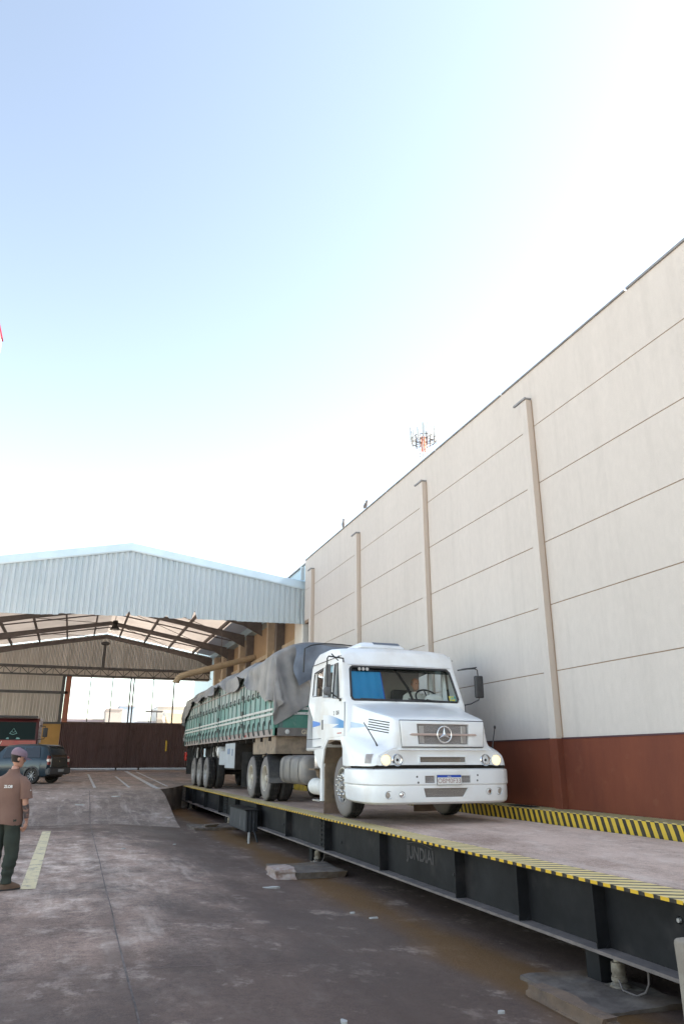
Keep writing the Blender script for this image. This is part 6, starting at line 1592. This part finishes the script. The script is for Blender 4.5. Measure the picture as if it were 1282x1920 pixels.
    for s in (-1, 1):
        pth = [(s * .085, 0, .92), (s * .098, 0, .84), (s * .110, .002, .70), (s * .120, .004, .52), (s * .124, -.012, .36), (s * .120, -.012, .22), (s * .117, -.008, .12), (s * .117, -.006, .085)]
        rr_ = [(.112, .118), (.108, .116), (.098, .104), (.086, .092), (.084, .090), (.074, .080), (.064, .070), (.058, .064)]
        P2 = []; R2 = []
        for i in range(len(pth) - 1):
            for q in range(5):
                f = q / 5; P2.append(Vector(pth[i]).lerp(Vector(pth[i + 1]), f)); z = P2[-1].z
                w = 1.04 + .09 * math.sin(z * 62 + s + 2 * nz(z * 6, s)) * sstep(.66, .28, z) + .05 * nz(z * 14, s * 3)
                R2.append(tuple((a * (1 - f) + b * f) * w for a, b in zip(rr_[i], rr_[i + 1])))
        P2.append(Vector(pth[-1])); R2.append(rr_[-1])
        k.loft([[wrinkle(p, .014, 10) for p in rg] for rg in tube_rings(P2, R2, 24)], caps=True)
    k.xform(Mx); k.build('trousers', M['trouser'], t, smooth=70)
    for s in (-1, 1):
        Fx = Mx @ Matrix.Translation((s * .12, 0, 0)) @ Matrix.Rotation(R(-s * 12 - 20), 4, 'Z')
        k = MB(); rows = []
        for (z, w, y0, y1) in ((.018, .046, -.085, .195), (.03, .048, -.088, .198), (.055, .046, -.085, .185), (.08, .043, -.078, .13), (.105, .042, -.068, .07), (.125, .043, -.06, .05)):
            rows.append([(math.cos(a) * w, (y0 + y1) / 2 + math.sin(a) * (y1 - y0) / 2, z) for a in [2 * math.pi * i / 22 for i in range(22)]])
        k.loft(rows); k.xform(Fx); sho = k.build('shoe', M['shoe'], t, smooth=60)
        k = MB(); k.loft([[(math.cos(a) * .05, .055 + math.sin(a) * .146, z) for a in [2 * math.pi * i / 22 for i in range(22)]] for z in (.0, .02)]); k.xform(Fx); k.build('sole', M['sole'], sho)
build_person()

def build_driver():
    sx, sy, sz = TX + .62, 14.08, 2.585
    t = thing('person', 'grey haired driver in white t-shirt at the wheel of the white truck', 'person', (sx, sy, sz))
    Mx = Matrix.Translation((sx, sy, sz)) @ Matrix.Rotation(R(180), 4, 'Z')
    n = []; e = []; r = []
    def add(p, rad, link=None):
        n.append(p); r.append(rad)
        if link is not None: e.append((link, len(n) - 1))
        return len(n) - 1
    pel = add((0, 0, .05), (.15, .12)); ch = add((0, -.02, .34), (.165, .115), pel); nb = add((0, -.02, .48), (.08, .07), ch); add((0, .01, .58), (.054, .056), nb)
    for s in (-1, 1):
        hp = add((s * .10, .12, .0), .09, pel); kn = add((s * .16, .44, -.02), .065, hp); add((s * .16, .5, -.36), .045, kn)
        sh = add((s * .19, -.02, .44), .062, ch); el = add((s * .27, .10, .20), .044, sh); wr = add((s * .20, .36, .30), .027, el)
    body = skin_body(n, e, r, 0, 2).xform(Mx); bo = body.build('body', M['skin'], t, smooth=80)
    for s in (-1, 1):
        k = hand_mb(s, 1.25); k.xform(Matrix.Translation((s * .20, .37, .305)) @ Matrix.Rotation(R(75), 4, 'X') @ Matrix.Rotation(R(s * 25), 4, 'Z')); k.xform(Mx); k.build('hand', M['skin'], bo, smooth=80)
    Hx = Mx @ Matrix.Translation((0, .015, .575)) @ Matrix.Rotation(R(8), 4, 'Z')
    k = head_mb(.245); k.xform(Hx); hd = k.build('head', M['skin'], bo, smooth=80)
    k = MB(); k.grid(lambda u, v: (lambda a, z: (math.cos(a) * (.081 - .04 * max(0, v - .6)), math.sin(a) * .108, z))(R(-200 + 220 * u), .10 + .11 * v), 20, 6); bmesh.ops.solidify(k.bm, geom=k.bm.faces[:], thickness=.006); k.xform(Hx); k.build('hair', M['greyhair'], hd, smooth=70)
    for s in (-1, 1):
        k = MB(); k.sphere((s * .031, .083, .128), .011, (1, .7, .7), 10, 8); k.xform(Hx); k.build('eye', M['hair'], hd)
    k = MB(); rows = []
    for (z, w, d, y) in ((.0, .19, .145, 0), (.12, .195, .15, 0), (.26, .205, .15, -.01), (.37, .215, .14, -.015), (.44, .200, .12, -.02), (.485, .15, .10, -.02), (.52, .085, .082, -.012), (.54, .07, .072, -.005)):
        rows.append([Vector((math.copysign(abs(math.cos(a)) ** .85, math.cos(a)) * w, y + math.sin(a) * d, z)) for a in [2 * math.pi * i / 28 for i in range(28)]])
    k.loft(rows, caps=False)
    for s in (-1, 1): k.loft(tube_rings([(s * .13, -.02, .455), (s * .19, -.015, .42), (s * .225, .02, .34), (s * .245, .05, .275)], [.08, .082, .074, .07], 18), caps=False)
    k.xform(Mx); k.build('t_shirt', M['wshirt'], t, smooth=70)
    k = MB()
    for s in (-1, 1): k.loft(tube_rings([(s * .09, 0, .03), (s * .11, .14, .01), (s * .16, .44, -.01), (s * .16, .5, -.36)], [.12, .105, .08, .07], 16))
    k.xform(Mx); k.build('trousers', M['seat'], t, smooth=70)
build_driver()

# ------------------------------------------------------------------ parked hatchback
M['car_rim'] = mat('grey_alloy', (.34, .34, .35), (.24, .24, .25), scale=9, rough=.4, metal=.5)
M['tail_dark'] = mat('dull_tail_lamp', (.20, .015, .014), (.14, .012, .012), scale=6, rough=.3)
def build_car():
    S = .98
    z0 = zhigh(35) + .008
    ax = Vector((.80, 1.28, 0)).normalized()          # along the rear axle, away from the camera
    fwd = Vector((-ax.y, ax.x, 0))                    # the way the car points
    rear_c = Vector((-1.42, 34.2, z0)) + ax * .72
    # local frame: x = forward, y = left (towards the camera side), z up, origin on the ground under the rear axle
    left = -ax
    Mx = Matrix(((fwd.x, left.x, 0, rear_c.x), (fwd.y, left.y, 0, rear_c.y), (0, 0, 1, z0), (0, 0, 0, 1)))
    t = thing('parked_car', 'dark slate blue hatchback parked in the shed with grey bumper', 'car', rear_c)
    def put(k, name, m, par=t, sm=None):
        k.xform(Mx); return k.build(name, m, par, smooth=sm)
    hw = .80 * S
    # lower body and greenhouse as one lofted shell, by stations along x
    def sec(x, zb, zs, zr, wl, wr, roof):
        L = [(x, -wl * .93, zb), (x, -wl, zb + .15), (x, -wl, zs - .08), (x, -wl * .965, zs)]
        if roof: L += [(x, -wr - .01, zr - .07), (x, -wr + .08, zr)]
        else: L += [(x, -wl * .90, zs + .015), (x, -wl * .75, zs + .03)]
        Rr = [(p[0], -p[1], p[2]) for p in L[::-1]]
        return L + Rr
    st = [(-.72, .42, .92, 0, .66, .5, 1), (-.70, .36, .95, 1.02, .74, .60, 1), (-.66, .32, .97, 1.20, .78, .60, 1), (-.50, .28, .98, 1.46, .80, .60, 1), (-.34, .28, .985, 1.545, .80, .60, 1), (.2, .26, .985, 1.585, .80, .61, 1), (.9, .26, .97, 1.58, .80, .61, 1), (1.45, .26, .95, 1.53, .80, .60, 1), (1.62, .26, .945, 1.43, .80, .61, 1), (2.05, .26, .94, .98, .80, .66, 1), (2.2, .26, .93, .95, .79, .7, 1), (2.75, .28, .86, .88, .77, .66, 1), (2.9, .34, .72, .74, .70, .6, 1)]
    k = MB(); k.loft([[(p[0] * S, p[1] * S, p[2] * S) for p in sec(x, zb, zs, max(zr, zs + .03), wl, wr, roof)] for (x, zb, zs, zr, wl, wr, roof) in st])
    cuts = []
    for x in (0, 2.32):
        for s in (-1, 1):
            c = MB(); c.lathe([(0, s * .45), (.345, s * .45), (.345, s * 1.0), (0, s * 1.0)], 'Y', (x * S, 0, .30 * S), 28); cuts.append(c)
    k.cut(*cuts); body = put(k, 'body', M['carblue'], sm=28)
    # side windows (dark), tailgate glass
    for s in (-1, 1):
        def gl(poly, nm):
            q = MB(); q.face([(x * S, s * (.802 - .185 * max(0, (z - .985)) / .52 + .0) * S, z * S) for x, z in poly]); put(q, nm, M['darkglass'])
        gl([(-.30, 1.03), (.50, 1.03), (.50, 1.45), (-.18, 1.45)], 'side_window'); gl([(.58, 1.03), (1.50, 1.02), (1.42, 1.44), (.58, 1.46)], 'side_window')
        q = MB(); q.box(-.02 * S, .75 * S, s * .80 * S - .01, s * .80 * S + .012, .60 * S, .66 * S); put(q, 'door_moulding', M['cargrey'])
        q = MB(); q.box(.62 * S, .78 * S, s * .80 * S - .012, s * .80 * S + .018, .86 * S, .895 * S); put(q, 'door_handle', M['blackpl'])
        q = MB(); pts = [(.365 * math.cos(R(a)) * S, .30 * S + .365 * math.sin(R(a)) * S) for a in range(-5, 190, 13)]
        q.tube([(x, s * .795 * S, z) for x, z in pts], .035, 6); put(q, 'wheel_arch_trim', M['cargrey'], sm=50)
        q = MB(); q.prism([(-.735 * S, .74 * S), (-.62 * S, .76 * S), (-.64 * S, 1.12 * S), (-.70 * S, 1.06 * S)], 'Y', s * .60 * S, s * .775 * S, bev=.012); tl = put(q, 'tail_lamp', M['tail_dark'])
        q = MB(); q.prism([(-.742 * S, .86 * S), (-.62 * S, .86 * S), (-.64 * S, .98 * S), (-.735 * S, .98 * S)], 'Y', s * .598 * S, s * .777 * S, bev=.012); put(q, 'clear_lens', M['tail_clear'], tl)
    q = MB(); q.loft([[(-.755 * S, y * S, z * S) for y, z in ((-.60, .66), (.60, .66), (.58, 1.0), (-.58, 1.0))], [(-.70 * S, y * S, z * S) for y, z in ((-.62, .64), (.62, .64), (.60, 1.02), (-.60, 1.02))]]); tg = put(q, 'tailgate', M['cargate'])
    q = MB(); q.face([(-.735 * S, -.56 * S, 1.03 * S), (-.735 * S, .56 * S, 1.03 * S), (-.50 * S, .50 * S, 1.47 * S), (-.50 * S, -.50 * S, 1.47 * S)]); put(q, 'rear_window', M['darkglass'])
    q = MB(); q.tube([(-.74 * S, -.57 * S, 1.02 * S), (-.74 * S, .57 * S, 1.02 * S), (-.49 * S, .51 * S, 1.49 * S), (-.49 * S, -.51 * S, 1.49 * S)], .02, 6, closed=True); put(q, 'window_seal', M['blackpl'])
    q = MB(); q.loft([[(x * S, y * S, z * S) for y, z in ((-.79, .36), (.79, .36), (.79, .62), (-.79, .62))] for x in (-.84, -.60)]); bmesh.ops.bevel(q.bm, geom=q.bm.edges[:], offset=.04, segments=2, affect='EDGES'); bp = put(q, 'rear_bumper', M['cargrey'], sm=40)
    q = MB(); q.box(-.852 * S, -.842 * S, -.22 * S, .18 * S, .46 * S, .57 * S); put(q, 'number_plate', mat('grey_plate', (.38, .40, .42), (.2, .2, .2), scale=30, rough=.6), bp)
    q = MB(); q.lathe([(0, 0), (.03, .002), (.035, .01)], 'X', (-.757 * S, 0, .88 * S), 14); put(q, 'badge', M['chrome'], tg)
    q = MB(); q.tube([(-.80 * S, -.30 * S, .34 * S), (-.90 * S, -.30 * S, .33 * S)], .025, 8); put(q, 'exhaust', M['alu'])
    q = MB(); q.box(-.55 * S, 2.7 * S, -.6 * S, .6 * S, .24 * S, .34 * S); put(q, 'underbody', M['chassis'])
    tyre = None
    for x in (0, 2.32):
        for s in (-1, 1):
            c = Mx @ Vector((x * S, s * .70 * S, .30 * S)); e = part_empty('wheel', t, c)
            A = Mx @ Matrix.Translation((x * S, s * .70 * S, .30 * S))
            def pw(k, nm, m, sm=40):
                k.xform(A); k.build(nm, m, e, smooth=sm)
            h = .10 * S
            k = MB(); k.lathe([(.20, -h), (.27, -h), (.305, -h * .75), (.315, 0), (.305, h * .75), (.27, h), (.20, h)], 'Y', (0, 0, 0), 32, close=True); pw(k, 'tyre', M['rubber'])
            k = MB(); k.lathe([(.0, s * h * .2), (.2, s * h * .2)], 'Y', (0, 0, 0), 28); pw(k, 'brake_shadow', M['chassis'])
            k = MB(); k.lathe([(.205, s * h * .9), (.19, s * h * .7), (.185, s * h * .3), (.2, s * h * .3)], 'Y', (0, 0, 0), 28, close=True); k.lathe([(0, s * h * .85), (.05, s * h * .82), (.05, s * h * .3), (0, s * h * .3)], 'Y', (0, 0, 0), 16)
            for i in range(9):
                a = 2 * math.pi * i / 9; k.tube([(.03 * math.cos(a), s * h * .75, .03 * math.sin(a)), (.19 * math.cos(a), s * h * .7, .19 * math.sin(a))], .017, 5)
            pw(k, 'rim', M['car_rim'])
build_car()

# ------------------------------------------------------------------ red truck in the shed
def build_red_truck():
    z0 = zhigh(41); xr = -1.62; xl = xr - 2.55; cx = (xr + xl) / 2; yf = 40.0
    t = thing('red_truck', 'red flat fronted truck parked behind the slate blue hatchback', 'truck', (cx, yf + 1, z0))
    W = M['red']
    k = MB(); k.prism([(yf, z0 + .6), (yf - .02, z0 + 1.75), (yf + .10, z0 + 2.60), (yf + .3, z0 + 2.76), (yf + 2.1, z0 + 2.76), (yf + 2.2, z0 + 2.5), (yf + 2.2, z0 + .8)], 'X', xl, xr, bev=.05)
    W2 = W; W = mat('dark_red_cab', (.07, .006, .008), (.04, .006, .007), scale=3, rough=.45)
    c = MB(); c.loft([[(xl + .12, y, z0 + 1.74), (xr - .12, y, z0 + 1.74), (xr - .16, y, z0 + 2.56), (xl + .16, y, z0 + 2.56)] for y in (yf - .5, yf + .12)])
    k.cut(c); body = k.build('cab', W, t, smooth=35)
    k = MB(); k.face([(xl + .10, yf + .02, z0 + 1.72), (xr - .10, yf + .02, z0 + 1.72), (xr - .14, yf + .115, z0 + 2.58), (xl + .14, yf + .115, z0 + 2.58)]); ws = k.build('windscreen', mat('green_black_screen', (.010, .020, .020), rough=.3, spec=.08), t)
    # pale triangular sticker of lines and some papers on the screen
    def P(x, z): 
        f = (z - 1.72) / .86; return (xr - 1.13 + x, yf + .02 + .095 * f - .012, z0 + z)
    stk = mat('pale_teal_lines', (.16, .34, .33), rough=.5)
    k = MB(); k.tube([P(-.17, 2.02), P(0, 1.97), P(.17, 2.03)], .016, 4); k.tube([P(-.15, 2.03), P(0, 2.26), P(.15, 2.04)], .012, 4); k.tube([P(-.10, 2.13), P(0, 2.06), P(.10, 2.13)], .012, 4); k.build('screen_sticker', stk, ws)
    k = MB(); k.face([P(-.30, 1.76), P(-.16, 1.76), P(-.18, 1.83), P(-.26, 1.83)]); k.face([P(.14, 1.76), P(.33, 1.76), P(.30, 1.82), P(.18, 1.84)]); k.build('papers', stk, ws)
    k = MB(); k.box(xl + .05, xr - .05, yf - .03, yf + .0, z0 + 1.44, z0 + 1.70, bev=.01); fp = k.build('front_panel', W2, t)
    k = text_mb('V', .25, frame_mtx((xr - 1.66, yf - .034, z0 + 1.57), (1, 0, 0), (0, 0, 1)), .004, True); k.build('lettering', mat('worn_white_letters', (.62, .56, .50), (.5, .2, .17), scale=9, rough=.6, lo=.5, hi=.72), fp)
    k = MB(); k.box(xl + .08, xr - .08, yf - .02, yf + .02, z0 + .75, z0 + 1.42); k.build('grille', M['chassis'], t)
    k = MB(); k.box(xl, xr, yf - .12, yf + .1, z0 + .3, z0 + .74, bev=.04); k.build('bumper', M['cargrey'], t, smooth=40)
    k = MB(); k.box(xr - .01, xr + .03, yf + .1, yf + .2, z0 + 1.3, z0 + 2.6); k.box(xr, xr + .14, yf + .3, yf + .36, z0 + 1.6, z0 + 2.75); k.build('side_fairing', mat('pale_fairing', (.5, .47, .48), (.22, .1, .11), scale=6, rough=.4), t)
    k = MB(); k.box(xr + .20, xr + .42, yf - .05, yf + .1, z0 + 1.86, z0 + 2.30, bev=.03); mi = k.build('mirror', M['blackpl'], t, smooth=40)
    k = MB(); k.tube([(xr, yf + .1, z0 + 1.75), (xr + .3, yf + .03, z0 + 1.78), (xr + .3, yf + .03, z0 + 1.9)], .02, 6); k.tube([(xr, yf + .15, z0 + 2.4), (xr + .3, yf + .03, z0 + 2.36), (xr + .3, yf + .03, z0 + 2.2)], .02, 6); k.build('mirror_arm', M['blackpl'], t)
    k = MB(); k.box(xl + .1, xr - .1, yf + .05, yf + .3, z0 + 2.76, z0 + 2.86, bev=.03); k.build('roof_visor', M['cargrey'], t)
    for (x, y) in ((xl + .15, yf + 1.2), (xr - .15, yf + 1.2), (xl + .15, yf + 5), (xr - .15, yf + 5)):
        k = MB(); k.lathe([(.28, -.15), (.45, -.15), (.5, -.10), (.5, .10), (.45, .15), (.28, .15), (.2, .05), (.2, -.05)], 'X', (x, y, z0 + .5), 28, close=True); k.build('wheel', M['rubber'], t, smooth=40)
    k = MB(); k.box(xl + .3, xr - .3, yf + 2.2, yf + 6.5, z0 + .7, z0 + .95); k.build('chassis', M['chassis'], t)
build_red_truck()
